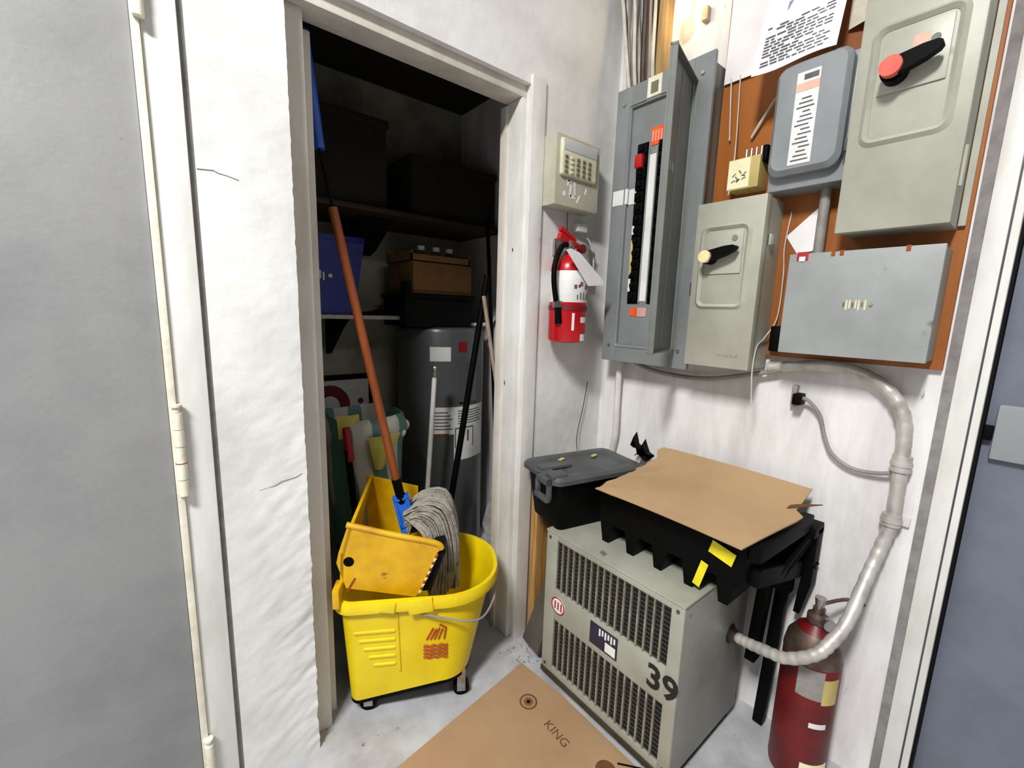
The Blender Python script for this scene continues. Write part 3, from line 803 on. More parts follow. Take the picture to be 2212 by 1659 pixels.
t = thing('fire_extinguisher', 'bright red fire extinguisher hanging beside the doorway', 'fire extinguisher', (-0.302, -0.07, 1.19))
cx, cy = -0.302, -0.072
part('cylinder', MB().lathe([(0.050, 1.190), (0.064, 1.196), (0.067, 1.206), (0.067, 1.440), (0.064, 1.460), (0.052, 1.482), (0.030, 1.496), (0.020, 1.502), (0.019, 1.512)], (cx, cy, 0), 32), 'red_paint', t)
lbx = part('label', MB().lathe([(0.0675, 1.332), (0.0678, 1.333), (0.0678, 1.438), (0.0675, 1.439)], (cx, cy, 0), 32, cap0=False, cap1=False), 'label_white', t)
part('strap', MB().lathe([(0.0676, 1.303), (0.0690, 1.304), (0.0690, 1.321), (0.0676, 1.322)], (cx, cy, 0), 32, cap0=False, cap1=False), 'sign_red', t)
def on_cyl(mb, r, a0, a1, za, zb, th=0.0006, n=6, c=(cx, cy)):
    rings = []
    for k in range(n + 1):
        a = R(a0 + (a1 - a0) * k / n)
        rings.append([Vector((c[0] + q * math.cos(a), c[1] + q * math.sin(a), z)) for q, z in ((r, za), (r + th, za), (r + th, zb), (r, zb))])
    return mb.rings(rings)
pr = MB()
for k in range(7):
    on_cyl(pr, 0.0678, 250 + k * 11, 254 + k * 11, 1.342, 1.366 if k % 3 else 1.358)
for k in range(5):
    on_cyl(pr, 0.0678, 268 + k * 10, 272 + k * 10, 1.418, 1.434)
for k in range(4):
    on_cyl(pr, 0.0678, 240 + k * 20, 250 + k * 20, 1.378 + 0.01 * (k % 2), 1.392 + 0.01 * (k % 2))
part('label_print', pr, 'print_grey', lbx)
part('label_mark', on_cyl(MB(), 0.0682, 254, 261, 1.383, 1.393), 'sticker_red', lbx)
part('pictogram', on_cyl(MB(), 0.0672, 268, 300, 1.262, 1.282), 'label_white', t)
part('pictogram', on_cyl(MB(), 0.0672, 270, 296, 1.198, 1.222), 'label_white', t)
part('painted_shine', on_cyl(MB(), 0.0672, 238, 246, 1.235, 1.295), 'label_white', t)  # white strip painted on the red cylinder as its highlight
vv = part('valve', MB().lathe([(0.018, 1.508), (0.020, 1.512), (0.020, 1.528), (0.013, 1.534), (0.013, 1.545)], (cx - 0.008, cy, 0), 16), 'steel', t)
part('carry_handle', MB().prism([(cx - 0.062, cy - 0.009, 1.548), (cx - 0.056, cy - 0.009, 1.568), (cx + 0.045, cy - 0.009, 1.535), (cx + 0.045, cy - 0.009, 1.524), (cx - 0.03, cy - 0.009, 1.532)], (0, 0.018, 0)), 'red_paint', vv)
part('squeeze_lever', MB().prism([(cx - 0.058, cy - 0.008, 1.575), (cx - 0.052, cy - 0.008, 1.588), (cx + 0.02, cy - 0.008, 1.556), (cx + 0.02, cy - 0.008, 1.546)], (0, 0.016, 0)), 'red_paint', vv)
part('gauge', MB().cyl((cx + 0.034, cy - 0.03, 1.520), (cx + 0.034, cy - 0.012, 1.520), 0.016, seg=18), 'old_red', vv)
part('hose', MB().tube([(cx - 0.03, cy - 0.01, 1.530), (cx - 0.062, cy - 0.015, 1.515), (cx - 0.092, cy - 0.02, 1.46), (cx - 0.096, cy - 0.022, 1.40), (cx - 0.082, cy - 0.022, 1.335)], 0.0095, 10, 8), 'black_plastic', t)
part('hose_clip', MB().box(cx - 0.086, cx - 0.060, cy - 0.034, cy - 0.008, 1.312, 1.336, 0.003), 'steel', t)
part('nozzle', MB().cyl((cx - 0.074, cy - 0.022, 1.335), (cx - 0.066, cy - 0.022, 1.258), 0.0095, 0.013, 14), 'black_plastic', t)
tg = [(-0.398, 1.500), (-0.378, 1.506), (-0.335, 1.496), (-0.214, 1.412), (-0.213, 1.397), (-0.287, 1.389)]
part('inspection_tag', MB().prism([(x, cy - 0.073 - 0.06 * (x + 0.4), z) for x, z in tg], (0, 0.0008, 0)), 'paper_white', t)
part('hang_hook', MB().box(cx - 0.02, cx + 0.03, -0.012, 0, 1.50, 1.56, 0.002), 'steel', t)
solo('plastic_bag', MB().sheet(lambda u, v: Vector((-0.228 + 0.115 * u, -0.018 - 0.018 * math.sin(PI * u) - 0.006 * math.sin(9 * u + 5 * v), 1.42 + 0.15 * v * (1 - 0.3 * u))), 10, 10, 0.001), 'conduit_grey', 'dusty grey plastic bag hanging behind the inspection tag', 'bag', (-0.17, 0, 1.42))
solo('plug_adapter', MB().box(-0.225, -0.17, -0.03, 0, 1.595, 1.625, 0.005), 'pipe_white', 'small white adapter under the alarm box', 'adapter', (-0.2, 0, 1.595))
solo('thin_wire', MB().tube([(-0.262, -0.01, 1.66), (-0.262, -0.012, 1.60), (-0.255, -0.012, 1.56)], 0.0014, 6, 4), 'cable_black', 'thin black wire hanging under the alarm box', 'wire', (-0.26, 0, 1.56))
solo('thin_wire', MB().tube([(-0.165, -0.012, 1.63), (-0.16, -0.014, 1.585), (-0.145, -0.018, 1.57), (-0.12, -0.02, 1.52), (-0.112, -0.02, 1.42)], 0.003, 6, 5), 'cable_white', 'pale looped wire between alarm box and breaker panel', 'wire', (-0.14, 0, 1.42))

# ================================================================ floor transformer
t = thing('floor_transformer', 'grey ventilated floor transformer marked 39 beside the wall', 'transformer', (-0.28, -0.45, 0))
FX, TY0, TY1, TZ0, TZ1 = -0.480, -0.705, -0.200, 0.035, 0.565
part('body', MB().box(FX + 0.012, -0.080, TY0, TY1, TZ0, TZ1 - 0.002, 0.004), 'transformer_side', t)
part('top_cover', MB().box(FX - 0.002, -0.078, TY0 - 0.002, TY1 + 0.002, TZ1 - 0.004, TZ1 + 0.003, 0.003), 'transformer_grey', t)
gy0, gy1 = -0.668, -0.250
rows = ((0.366, 0.542), (0.068, 0.254))
fp = MB()
fp.box(FX, FX + 0.014, TY0, gy0, TZ0, TZ1, 0.003)
fp.box(FX, FX + 0.014, gy1, TY1, TZ0, TZ1, 0.003)
fp.box(FX, FX + 0.014, gy0 - 0.001, gy1 + 0.001, rows[0][1], TZ1, 0.003)
fp.box(FX, FX + 0.014, gy0 - 0.001, gy1 + 0.001, rows[1][1], rows[0][0], 0.003)
fp.box(FX, FX + 0.014, gy0 - 0.001, gy1 + 0.001, TZ0, rows[1][0], 0.003)
face = part('front_panel', fp, 'transformer_grey', t)
for g, (za, zb) in enumerate(rows):
    gr = part('grille', MB().box(FX + 0.0095, FX + 0.0125, gy0, gy1, za, zb), 'grille_back', t)
    n = 17
    first = None
    for k in range(1, n):
        y = gy0 + (gy1 - gy0) * k / n
        if first is None:
            first = part('grille_bar', MB().box(FX + 0.001, FX + 0.008, y - 0.0028, y + 0.0028, za, zb), 'grille_bar', gr)
            fy = y
        else:
            share('grille_bar', first, gr, (0, y - fy, 0))
    first = None
    for k in range(13):
        z = za + (zb - za) * (k + 0.5) / 13
        if first is None:
            first = part('grille_slat', MB().obox(Matrix.Translation((FX + 0.0075, (gy0 + gy1) / 2, z)) @ Matrix.Rotation(R(35), 4, 'Y'), 0.006, gy1 - gy0, 0.002), 'grille_slat', gr)
            fz = z
        else:
            share('grille_slat', first, gr, (0, 0, z - fz))
for yy in (TY0 + 0.018, TY1 - 0.018):
    for zz in (TZ0 + 0.03, TZ1 - 0.02):
        part('screw', MB().cyl((FX - 0.003, yy, zz), (FX + 0.002, yy, zz), 0.005, seg=10), 'old_metal', face)
np_ = part('name_plate', MB().box(FX - 0.0015, FX + 0.001, -0.514, -0.409, 0.276, 0.350, 0.0005), 'plate_blue', face)
pp = MB()
for k in range(6):
    pp.box(FX - 0.0021, FX - 0.0014, -0.506 + k * 0.011, -0.500 + k * 0.011, 0.325 - 0.006 * (k % 2), 0.343)
pp.box(FX - 0.0021, FX - 0.0014, -0.508, -0.470, 0.282, 0.312)
part('plate_print', pp, 'label_white', np_)
rs = part('round_sticker', MB().cyl((FX - 0.0012, -0.268, 0.314), (FX + 0.001, -0.268, 0.314), 0.031, seg=28), 'label_white', face)
rg = MB()
rg.rings([[Vector((FX - 0.0017, -0.268 + r * math.cos(2 * PI * k / 28), 0.314 + r * math.sin(2 * PI * k / 28))) for k in range(28)] for r in (0.031, 0.026)], False, False)
for k in range(3):
    rg.box(FX - 0.0019, FX - 0.0011, -0.286 + k * 0.014, -0.280 + k * 0.014, 0.300, 0.328)
part('sticker_print', rg, 'sticker_red', rs)
M39 = basis((FX - 0.001, -0.662, 0.312), (0, -1, 0), (0, 0, 1))
text('painted_number', '39', 0.098, 'print_black', face, M39 @ Matrix.Translation((0, 0, 0.0005)), bold=0.0022)
part('base_rail', MB().box(FX + 0.02, -0.10, TY0 + 0.01, TY0 + 0.06, 0, 0.036, 0.003), 'black_matte', t)
part('base_rail', MB().box(FX + 0.02, -0.10, TY1 - 0.06, TY1 - 0.01, 0, 0.036, 0.003), 'black_matte', t)
part('base_lip', MB().box(FX - 0.004, FX + 0.02, TY0, TY1, 0.026, 0.046, 0.002), 'grille_slat', t)
part('side_knockout', MB().cyl((-0.183, TY0 - 0.002, 0.35), (-0.183, TY0 + 0.002, 0.35), 0.030, seg=20), 'grille_slat', t)

# ================================================================ things piled on the transformer
t = thing('storage_tote', 'black storage tote with a dusty grey latched lid', 'tote', (-0.30, -0.185, 0.569), R(-12))
bo = MB()
def rr3(hx, hy, r, z): return [Vector((x, y, z)) for x, y in rrect(-hx, hx, -hy, hy, r)]
bo.rings([rr3(0.150, 0.085, 0.02, 0.0), rr3(0.152, 0.087, 0.02, 0.004), rr3(0.175, 0.104, 0.025, 0.175)], True, True)
part('body', bo, 'black_plastic', t, w=False)
lo = MB()
lo.rings([rr3(0.180, 0.108, 0.028, 0.166), rr3(0.192, 0.118, 0.032, 0.172), rr3(0.192, 0.118, 0.032, 0.186), rr3(0.184, 0.110, 0.03, 0.196), rr3(0.150, 0.080, 0.02, 0.197), rr3(0.140, 0.072, 0.02, 0.188)], True, True)
ld = part('lid', lo, 'tote_lid', t, w=False)
part('lid_rib', MB().box(-0.186, -0.06, -0.02, 0.02, 0.192, 0.204, 0.004), 'tote_lid', ld, w=False)
part('lid_rib', MB().box(-0.19, -0.13, -0.10, -0.05, 0.188, 0.204, 0.006), 'tote_lid', ld, w=False)
lh = MB()
lh.box(-0.208, -0.190, -0.095, -0.085, 0.120, 0.190, 0.003)
lh.box(-0.208, -0.190, -0.025, -0.015, 0.120, 0.190, 0.003)
lh.box(-0.212, -0.194, -0.095, -0.015, 0.112, 0.128, 0.003)
lh.box(-0.208, -0.190, -0.095, -0.015, 0.168, 0.190, 0.003)
part('latch_handle', lh, 'tote_lid', t, w=False)
for x, y in ((-0.06, 0.05), (0.08, 0.04)):
    part('lid_sticker', MB().obox(Matrix.Translation((x, y, 0.1975)) @ Matrix.Rotation(0.5, 4, 'Z'), 0.034, 0.014, 0.001), 'cloth_yellow', ld, w=False)

solo('torn_plastic', MB().sheet(lambda u, v: Vector((-0.075 + 0.03 * math.sin(6 * v), -0.245 - 0.07 * u, 0.762 + (0.06 + 0.03 * math.sin(11 * u)) * v + 0.01 * math.sin(7 * u))), 7, 5, 0.002), 'black_matte', 'crumpled black plastic scrap sticking up behind the tote lid', 'plastic scrap', (-0.075, -0.28, 0.765))

# black folding sawhorse, far end on the transformer, near legs to the floor
t = thing('folding_sawhorse', 'black plastic folding sawhorse lying over the transformer under cardboard', 'sawhorse', (-0.24, -0.60, 0.57))
bd = MB()
XA = -0.395
bd.box(XA, -0.07, -0.80, -0.348, 0.635, 0.761, 0.006)
body = part('top_beam', bd, 'black_plastic', t)
for k in range(5):
    y = -0.376 - k * 0.095
    part('beam_foot', MB().prism([(XA + 0.004, y + 0.025, 0.64), (XA + 0.004, y + 0.012, 0.570), (XA + 0.004, y - 0.012, 0.570), (XA + 0.004, y - 0.030, 0.64)], (0.26, 0, 0)), 'black_plastic', body)
part('yellow_sticker', MB().obox(Matrix.Translation((-0.402, -0.745, 0.708)) @ Matrix.Rotation(R(14), 4, 'X'), 0.0012, 0.062, 0.036), 'yellow_label', body)
part('yellow_sticker', MB().obox(Matrix.Translation((-0.400, -0.695, 0.625)) @ Matrix.Rotation(R(14), 4, 'X'), 0.0012, 0.020, 0.075), 'yellow_label', body)
# near end: leg panel with oval cut-outs built from bars
def bar(mb, a, b, w, th):
    a, b = Vector(a), Vector(b)
    d = (b - a)
    M = basis((a + b) / 2, d, Vector((0, 1, 0)) if abs(d.normalized().y) < 0.9 else Vector((1, 0, 0)))
    mb.obox(M, d.length, th, w, 0.004)
    return mb
part('leg', bar(MB(), (-0.145, -0.775, 0.66), (-0.125, -0.752, 0.27), 0.045, 0.03), 'black_plastic', t)
part('leg', bar(MB(), (-0.085, -0.80, 0.66), (-0.048, -0.770, 0.012), 0.030, 0.03), 'black_plastic', t)
part('cross_bar', bar(MB(), (-0.39, -0.815, 0.735), (-0.075, -0.83, 0.735), 0.046, 0.03), 'black_plastic', t)
part('cross_bar', bar(MB(), (-0.36, -0.812, 0.66), (-0.07, -0.822, 0.585), 0.050, 0.024), 'black_plastic', t)
part('cross_bar', bar(MB(), (-0.07, -0.835, 0.70), (-0.24, -0.81, 0.60), 0.030, 0.024), 'black_plastic', t)
fr_ = MB()
fr_.box(-0.060, -0.012, -0.856, -0.828, 0.53, 0.715, 0.005)
fr_.box(-0.090, -0.012, -0.856, -0.80, 0.690, 0.722, 0.005)
fr_.box(-0.090, -0.050, -0.815, -0.795, 0.50, 0.72, 0.005)
part('end_frame', fr_, 'black_plastic', t)
part('end_brace', bar(MB(), (-0.045, -0.845, 0.60), (-0.06, -0.805, 0.645), 0.03, 0.02), 'black_plastic', t)
part('end_foot', MB().prism([(-0.06, -0.855, 0.535), (-0.06, -0.828, 0.535), (-0.06, -0.822, 0.44), (-0.06, -0.838, 0.44)], (0.045, 0, 0)), 'black_plastic', t)

# cardboard sheet over the sawhorse, back edge curled up
def cb(u, v):
    x = -0.452 + 0.402 * v
    y = -0.372 - 0.436 * u
    z = 0.774 + 0.004 * math.sin(3 * u) - 0.010 * (1 - v) ** 2
    if v > 0.62: z += 0.045 * ((v - 0.62) / 0.38) ** 1.6
    if u > 0.93: y -= 0.05 * v * (u - 0.93) / 0.07 * (1 if v < 0.75 else 0.3)
    if u < 0.12: y += 0.030 * nz(3, 7, v * 3, 3.0) + 0.02 * v
    if u < 0.16: z += 0.006 * nz(u * 20, v * 9, 2)
    return Vector((x, y, z))
t = thing('cardboard_sheet', 'torn brown cardboard sheet lying over the black sawhorse', 'cardboard', (-0.25, -0.59, 0.772))
part('sheet', MB().sheet(cb, 28, 20, 0.004), 'kraft', t)
part('torn_flap', MB().prism([(-0.16, -0.80, 0.782), (-0.10, -0.865, 0.800), (-0.13, -0.80, 0.786)], (0, 0, 0.003)), 'kraft_print', t)

# ================================================================ planks in the corner, floor pieces
solo('wooden_plank', MB().box(-0.384, -0.30, -0.045, -0.013, 0, 0.665, 0.002), 'plank_wood', 'upright brown wooden plank leaning in the corner behind the transformer', 'plank', (-0.34, -0.03, 0))
solo('wooden_plank', MB().box(-0.298, -0.19, -0.062, -0.030, 0, 0.60, 0.002), 'plywood', 'darker upright plank beside the pale plank behind the transformer', 'plank', (-0.25, -0.04, 0))
Mp = Matrix.Translation((-0.395, -0.115, 0.155)) @ Matrix.Rotation(R(-8), 4, 'Z') @ Matrix.Rotation(R(24), 4, 'Y')
solo('grey_board', MB().obox(Mp, 0.020, 0.10, 0.26, 0.003), 'dark_sheet', 'dusty grey board leaning against the plank behind the transformer', 'board', (-0.395, -0.11, 0))
dz = MB()
for k in range(60):
    r = random.random()
    x, y = -0.44 + random.uniform(-0.07, 0.05), -0.09 + random.uniform(-0.06, 0.05)
    dz.sphere((x, y, 0.002), random.uniform(0.0015, 0.005), (1, 1, 0.45), 6)
solo('floor_rubble', dz, 'rag_grey', 'scattered dust and crumbs on the floor at the doorway corner', 'debris', (-0.44, -0.09, 0), kind='stuff')

t = thing('flattened_carton', 'flattened brown carton lying on the floor before the transformer', 'cardboard', (-0.8, -0.5, 0))
P = [(-0.506, -0.122), (-1.04, -0.196), (-1.02, -0.90), (-0.486, -0.88), (-0.486, -0.30)]
part('panel', MB().prism([(x, y, 0.001) for x, y in P], (0, 0, 0.005)), 'kraft_floor', t)
Mt = basis((-0.600, -0.400, 0.0064), (-0.03, -1, 0), (1, -0.03, 0))
text('printed_word', 'KING', 0.040, 'kraft_print', t, Mt, 0.0002)
em = MB()
cxx, cyy = -0.594, -0.262
em.rings([[Vector((cxx + r * math.cos(2 * PI * k / 24), cyy + r * math.sin(2 * PI * k / 24), 0.0064)) for k in range(24)] for r in (0.030, 0.024)], False, False)
for k in range(6):
    a = PI * k / 6
    em.obox(Matrix.Translation((cxx, cyy, 0.0064)) @ Matrix.Rotation(a, 4, 'Z'), 0.036, 0.004, 0.0004)
part('printed_emblem', em, 'kraft_print', t)
part('printed_mark', MB().cyl((-0.565, -0.565, 0.0058), (-0.565, -0.565, 0.0064), 0.030, seg=24), 'kraft_print', t)
part('hand_slot', MB().obox(Matrix.Translation((-0.50, -0.60, 0.0062)) @ Matrix.Rotation(R(-50), 4, 'Z'), 0.07, 0.006, 0.0006), 'black_matte', t)

# old red extinguisher on the floor
t = thing('floor_fire_extinguisher', 'worn dark red fire extinguisher standing on the floor by the wall', 'fire extinguisher', (-0.108, -0.895, 0))
c = (-0.108, -0.895, 0)
part('cylinder', MB().lathe([(0.060, 0.0), (0.068, 0.006), (0.070, 0.02), (0.070, 0.385), (0.064, 0.420), (0.045, 0.450), (0.024, 0.466), (0.020, 0.472)], c, 30), 'old_red', t)
part('worn_label', on_cyl(MB(), 0.0702, 172, 222, 0.285, 0.372, n=10, c=(-0.108, -0.895)), 'conduit_grey', t)
part('worn_label', on_cyl(MB(), 0.0702, 222, 258, 0.275, 0.350, n=8, c=(-0.108, -0.895)), 'ivory_box', t)
part('dark_shoulder', MB().lathe([(0.0702, 0.376), (0.0706, 0.385), (0.0646, 0.4205), (0.0456, 0.4508)], c, 30, cap0=False, cap1=False), 'old_metal', t)
vv = part('valve', MB().lathe([(0.020, 0.468), (0.026, 0.474), (0.026, 0.492), (0.015, 0.50), (0.015, 0.515)], c, 16), 'old_metal', t)
part('valve_knob', MB().cyl((-0.108, -0.895, 0.515), (-0.108, -0.895, 0.545), 0.010, 0.014, 12), 'steel', vv)
part('pressure_gauge', MB().cyl((-0.135, -0.93, 0.492), (-0.125, -0.92, 0.492), 0.016, seg=14), 'steel', vv)
part('carry_bar', MB().tube([(-0.11, -0.90, 0.53), (-0.06, -0.94, 0.545), (-0.03, -0.975, 0.535)], 0.005, 8, 5), 'old_metal', vv)
lb2 = part('label', on_cyl(MB(), 0.0702, 200, 262, 0.03, 0.085, n=10, c=(-0.108, -0.895)), 'ivory_label', t)
part('worn_patch', on_cyl(MB(), 0.0702, 205, 240, 0.20, 0.215, n=6, c=(-0.108, -0.895)), 'label_white', t)

# ================================================================ mop bucket with wringer and mop
BO = Vector((-1.120, 0.040, 0))
t = thing('mop_bucket', 'yellow mop bucket on casters standing in the doorway', 'mop bucket', BO, R(-30))
def outline(x0, x1, y0, y1, rl, rr_, z):
    pts = []
    for cx_, cy_, a, r in ((x1 - rr_, y1 - rr_, 0, rr_), (x0 + rl, y1 - rl, 90, rl), (x0 + rl, y0 + rl, 180, rl), (x1 - rr_, y0 + rr_, 270, rr_)):
        for k in range(10):
            q = R(a + 90 * k / 9)
            pts.append(Vector((cx_ + r * math.cos(q), cy_ + r * math.sin(q), z)))
    return pts
def arch(p, amt):
    q = p.copy()
    q.z += amt * max(0.0, math.sin(PI * max(0.0, min(1.0, (p.x - 0.06) / 0.36)))) * 0.8 + 0.045 * max(0.0, (p.x - 0.05) / 0.4)
    return q
b0 = [arch(p, 0.02) for p in outline(0.030, 0.415, 0.026, 0.345, 0.035, 0.10, 0.055)]
b1 = outline(0.010, 0.490, 0.010, 0.385, 0.045, 0.165, 0.385)
bk = MB()
rl = [b0, b1,
      outline(-0.006, 0.512, -0.008, 0.402, 0.055, 0.185, 0.383),
      outline(-0.008, 0.516, -0.011, 0.405, 0.056, 0.188, 0.404),
      outline(-0.004, 0.512, -0.006, 0.401, 0.055, 0.186, 0.420),
      outline(0.006, 0.500, 0.005, 0.390, 0.050, 0.176, 0.420),
      outline(0.014, 0.486, 0.014, 0.381, 0.042, 0.162, 0.40),
      outline(0.055, 0.405, 0.040, 0.335, 0.03, 0.09, 0.13)]
bk.rings(rl, True, True)
pail = part('pail', bk, 'bucket_yellow', t, w=False, angle=30)
# pressed ribs and panel on the front wall
def fpt(x, z, off=0.0):
    f = (z - 0.055) / (0.385 - 0.055)
    return Vector((x, 0.026 + (0.010 - 0.026) * f - off, z))
for k in range(5):
    z = 0.185 + k * 0.030
    x0 = 0.065 - 0.006 * k + 0.012
    rb = MB()
    rb.rings([[fpt(x, z - 0.006, -0.002), fpt(x, z - 0.003, 0.004), fpt(x, z + 0.003, 0.004), fpt(x, z + 0.006, -0.002)] for x in (x0 + 0.02 * (4 - k) * 0.4, 0.175)])
    part('rib', rb, 'bucket_yellow', pail, w=False)
rb = MB()
rb.rings([[fpt(x, z, -0.002), fpt(x + 0.003, z, 0.005), fpt(x + 0.009, z, 0.005), fpt(x + 0.012, z, -0.002)] for x, z in ((0.182, 0.16), (0.176, 0.365))])
part('rib', rb, 'bucket_yellow', pail, w=False)
part('spout_lip', MB().obox(Matrix.Translation((0.255, -0.010, 0.400)) @ Matrix.Rotation(R(-6), 4, 'Y'), 0.075, 0.012, 0.048, 0.005), 'bucket_yellow', pail, w=False)
part('spout_lip', MB().obox(Matrix.Translation((0.155, -0.012, 0.404)) @ Matrix.Rotation(R(10), 4, 'Y'), 0.05, 0.008, 0.034, 0.004), 'bucket_yellow', pail, w=False)
part('handle_wire', MB().tube([fpt(0.245, 0.372, 0.014), fpt(0.32, 0.352, 0.020), fpt(0.40, 0.330, 0.016), fpt(0.452, 0.320, -0.012), (0.492, 0.09, 0.335), (0.505, 0.14, 0.365)], 0.0035, 8, 8), 'conduit_grey', pail, w=False)
cw = MB()
for r_ in range(4):
    z = 0.196 + r_ * 0.014
    pts = [fpt(0.262 + 0.075 * i / 12, z + 0.003 * math.sin(i * 1.6), 0.0016) for i in range(13)]
    cw.tube(pts, 0.0032, 6)
part('caution_waves', cw, 'caution_red', pail, w=False)
ct = MB()
for k in range(4):
    ct.tube([fpt(0.272 + k * 0.012, 0.262, 0.0016), fpt(0.292 + k * 0.010, 0.302 - 0.004 * (k % 2), 0.0016)], 0.0028, 6)
ct.tube([fpt(0.326, 0.262, 0.0016), fpt(0.332, 0.302, 0.0016), fpt(0.312, 0.314, 0.0016)], 0.0028, 6)
part('caution_figure', ct, 'caution_red', pail, w=False)
sk_ = MB()
sk_.rings([[p + Vector((0, 0, -0.012)) for p in b0], [p + Vector((0, 0, 0.004)) for p in b0]], True, True)
part('bumper', sk_, 'black_plastic', t, w=False)
for x, y, h in ((0.085, 0.055, 0.050), (0.385, 0.075, 0.088), (0.085, 0.315, 0.050), (0.385, 0.30, 0.088)):
    cs = part('caster', MB().cyl((x, y - 0.012, 0.027), (x, y + 0.012, 0.027), 0.027, seg=20), 'black_plastic', t, w=False)
    fk = MB()
    fk.box(x - 0.014, x + 0.014, y - 0.018, y - 0.015, 0.02, h, 0.001).box(x - 0.014, x + 0.014, y + 0.015, y + 0.018, 0.02, h, 0.001).box(x - 0.014, x + 0.014, y - 0.018, y + 0.018, h - 0.004, h + 0.012, 0.001)
    part('caster_fork', fk, 'steel', cs, w=False)

# wringer hooked on the bucket's left end
t = thing('mop_wringer', 'dirty yellow mop wringer hooked into the bucket', 'wringer', BO, R(-30))
WF = 0.036
fpz = [(0.040, 0.648), (0.300, 0.575), (0.316, 0.556), (0.305, 0.546), (0.250, 0.415), (0.235, 0.400), (0.030, 0.445), (0.004, 0.53), (0.012, 0.565)]
part('front_plate', MB().prism([(x, WF, z) for x, z in fpz], (0, 0.010, 0)), 'wringer_yellow', t, w=False)
part('front_rim', MB().tube([(0.036, WF + 0.004, 0.650), (0.17, WF + 0.002, 0.612), (0.296, WF + 0.002, 0.578), (0.318, WF + 0.004, 0.556)], 0.009, 8, 4), 'wringer_yellow', t, w=False)
part('back_plate', MB().prism([(0.045, 0.335, 0.69), (0.23, 0.335, 0.640), (0.235, 0.335, 0.45), (0.05, 0.335, 0.44)], (0, 0.010, 0)), 'wringer_yellow', t, w=False)
ew = MB()
ew.prism([(0.018, WF, 0.55), (0.045, WF, 0.648), (0.060, 0.345, 0.690), (0.030, 0.345, 0.56)], (0.010, 0, 0))
part('end_wall', ew, 'wringer_yellow', t, w=False)
part('end_wall', MB().prism([(0.01, WF, 0.43), (0.018, WF, 0.56), (0.03, 0.345, 0.57), (0.02, 0.345, 0.43)], (0.010, 0, 0)), 'wringer_yellow', t, w=False)
part('pivot_hole', MB().cyl((0.040, WF - 0.001, 0.532), (0.040, WF + 0.004, 0.532), 0.0155, seg=20), 'dark_void', t, w=False)
part('hook', MB().box(0.0, 0.02, -0.014, WF + 0.01, 0.41, 0.47, 0.004), 'wringer_yellow', t, w=False)
part('slot', MB().obox(Matrix.Translation((0.045, WF - 0.0005, 0.455)) @ Matrix.Rotation(R(30), 4, 'Y'), 0.006, 0.002, 0.05), 'rust', t, w=False)
gear = None
for k in range(12):
    f = k / 11
    x, z = 0.298 - 0.050 * f, 0.535 - 0.115 * f
    part('rack_tooth', MB().obox(Matrix.Translation((x + 0.004, WF - 0.002, z)) @ Matrix.Rotation(R(-55), 4, 'Y'), 0.013, 0.010, 0.005, 0.001), 'cream_knob' if k % 2 else 'rust', t, w=False)
part('gap_plate', MB().prism([(0.298, WF + 0.012, 0.545), (0.330, WF + 0.012, 0.54), (0.285, WF + 0.012, 0.41), (0.25, WF + 0.012, 0.41)], (0, 0.25, 0)), 'black_matte', t, w=False)

# string mop
t = thing('string_mop', 'string mop with orange handle, blue clamp and blue grip leaning in the doorway', 'mop', (-0.86, 0.13, 0.55))
hb, ht = Vector((-0.874, 0.132, 0.715)), Vector((-1.040, 0.175, 1.575))
part('handle', MB().cyl(hb, ht, 0.0135, seg=14), 'mop_wood', t)
axis = (ht - hb).normalized()
part('rod', MB().cyl(ht - axis * 0.02, ht + axis * 0.17, 0.004, seg=8), 'black_plastic', t)
g0 = ht + axis * 0.155
g1 = g0 + Vector((-0.030, 0.004, 0.29))
part('grip', MB().tube([g0, (g0 + g1) / 2, g1], 0.017, 12, 0), 'grip_blue', t)
cb_ = Vector((-0.858, 0.128, 0.640))
part('ferrule', MB().cyl(hb + axis * 0.012, cb_, 0.016, 0.015, 12), 'black_plastic', t)
dv = Vector((0.20, -0.10, -1)).normalized()
Mc = basis(cb_ + dv * 0.045, dv.cross(Vector((-0.42, -0.9, 0))).normalized(), -dv)
cl = part('clamp', MB().obox(Mc, 0.046, 0.135, 0.022, 0.004), 'mop_blue', t)
cr = MB()
for x_ in (-0.020, 0.020):
    cr.obox(Mc @ Matrix.Translation((x_, 0.01, 0.012)), 0.006, 0.10, 0.006, 0.001)
    cr.obox(Mc @ Matrix.Translation((x_, 0.01, -0.012)), 0.006, 0.10, 0.006, 0.001)
for s_ in (-1, 1):
    cr.obox(Mc @ Matrix.Translation((0, 0.060, s_ * 0.012)), 0.046, 0.006, 0.006, 0.001)
    cr.obox(Mc @ Matrix.Translation((0, -0.035, s_ * 0.012)), 0.046, 0.010, 0.006, 0.001)
part('clamp_rim', cr, 'mop_blue', cl)
yn = MB()
uu = Vector((0.866, -0.5, 0)); vvv = Vector((0.5, 0.866, 0))
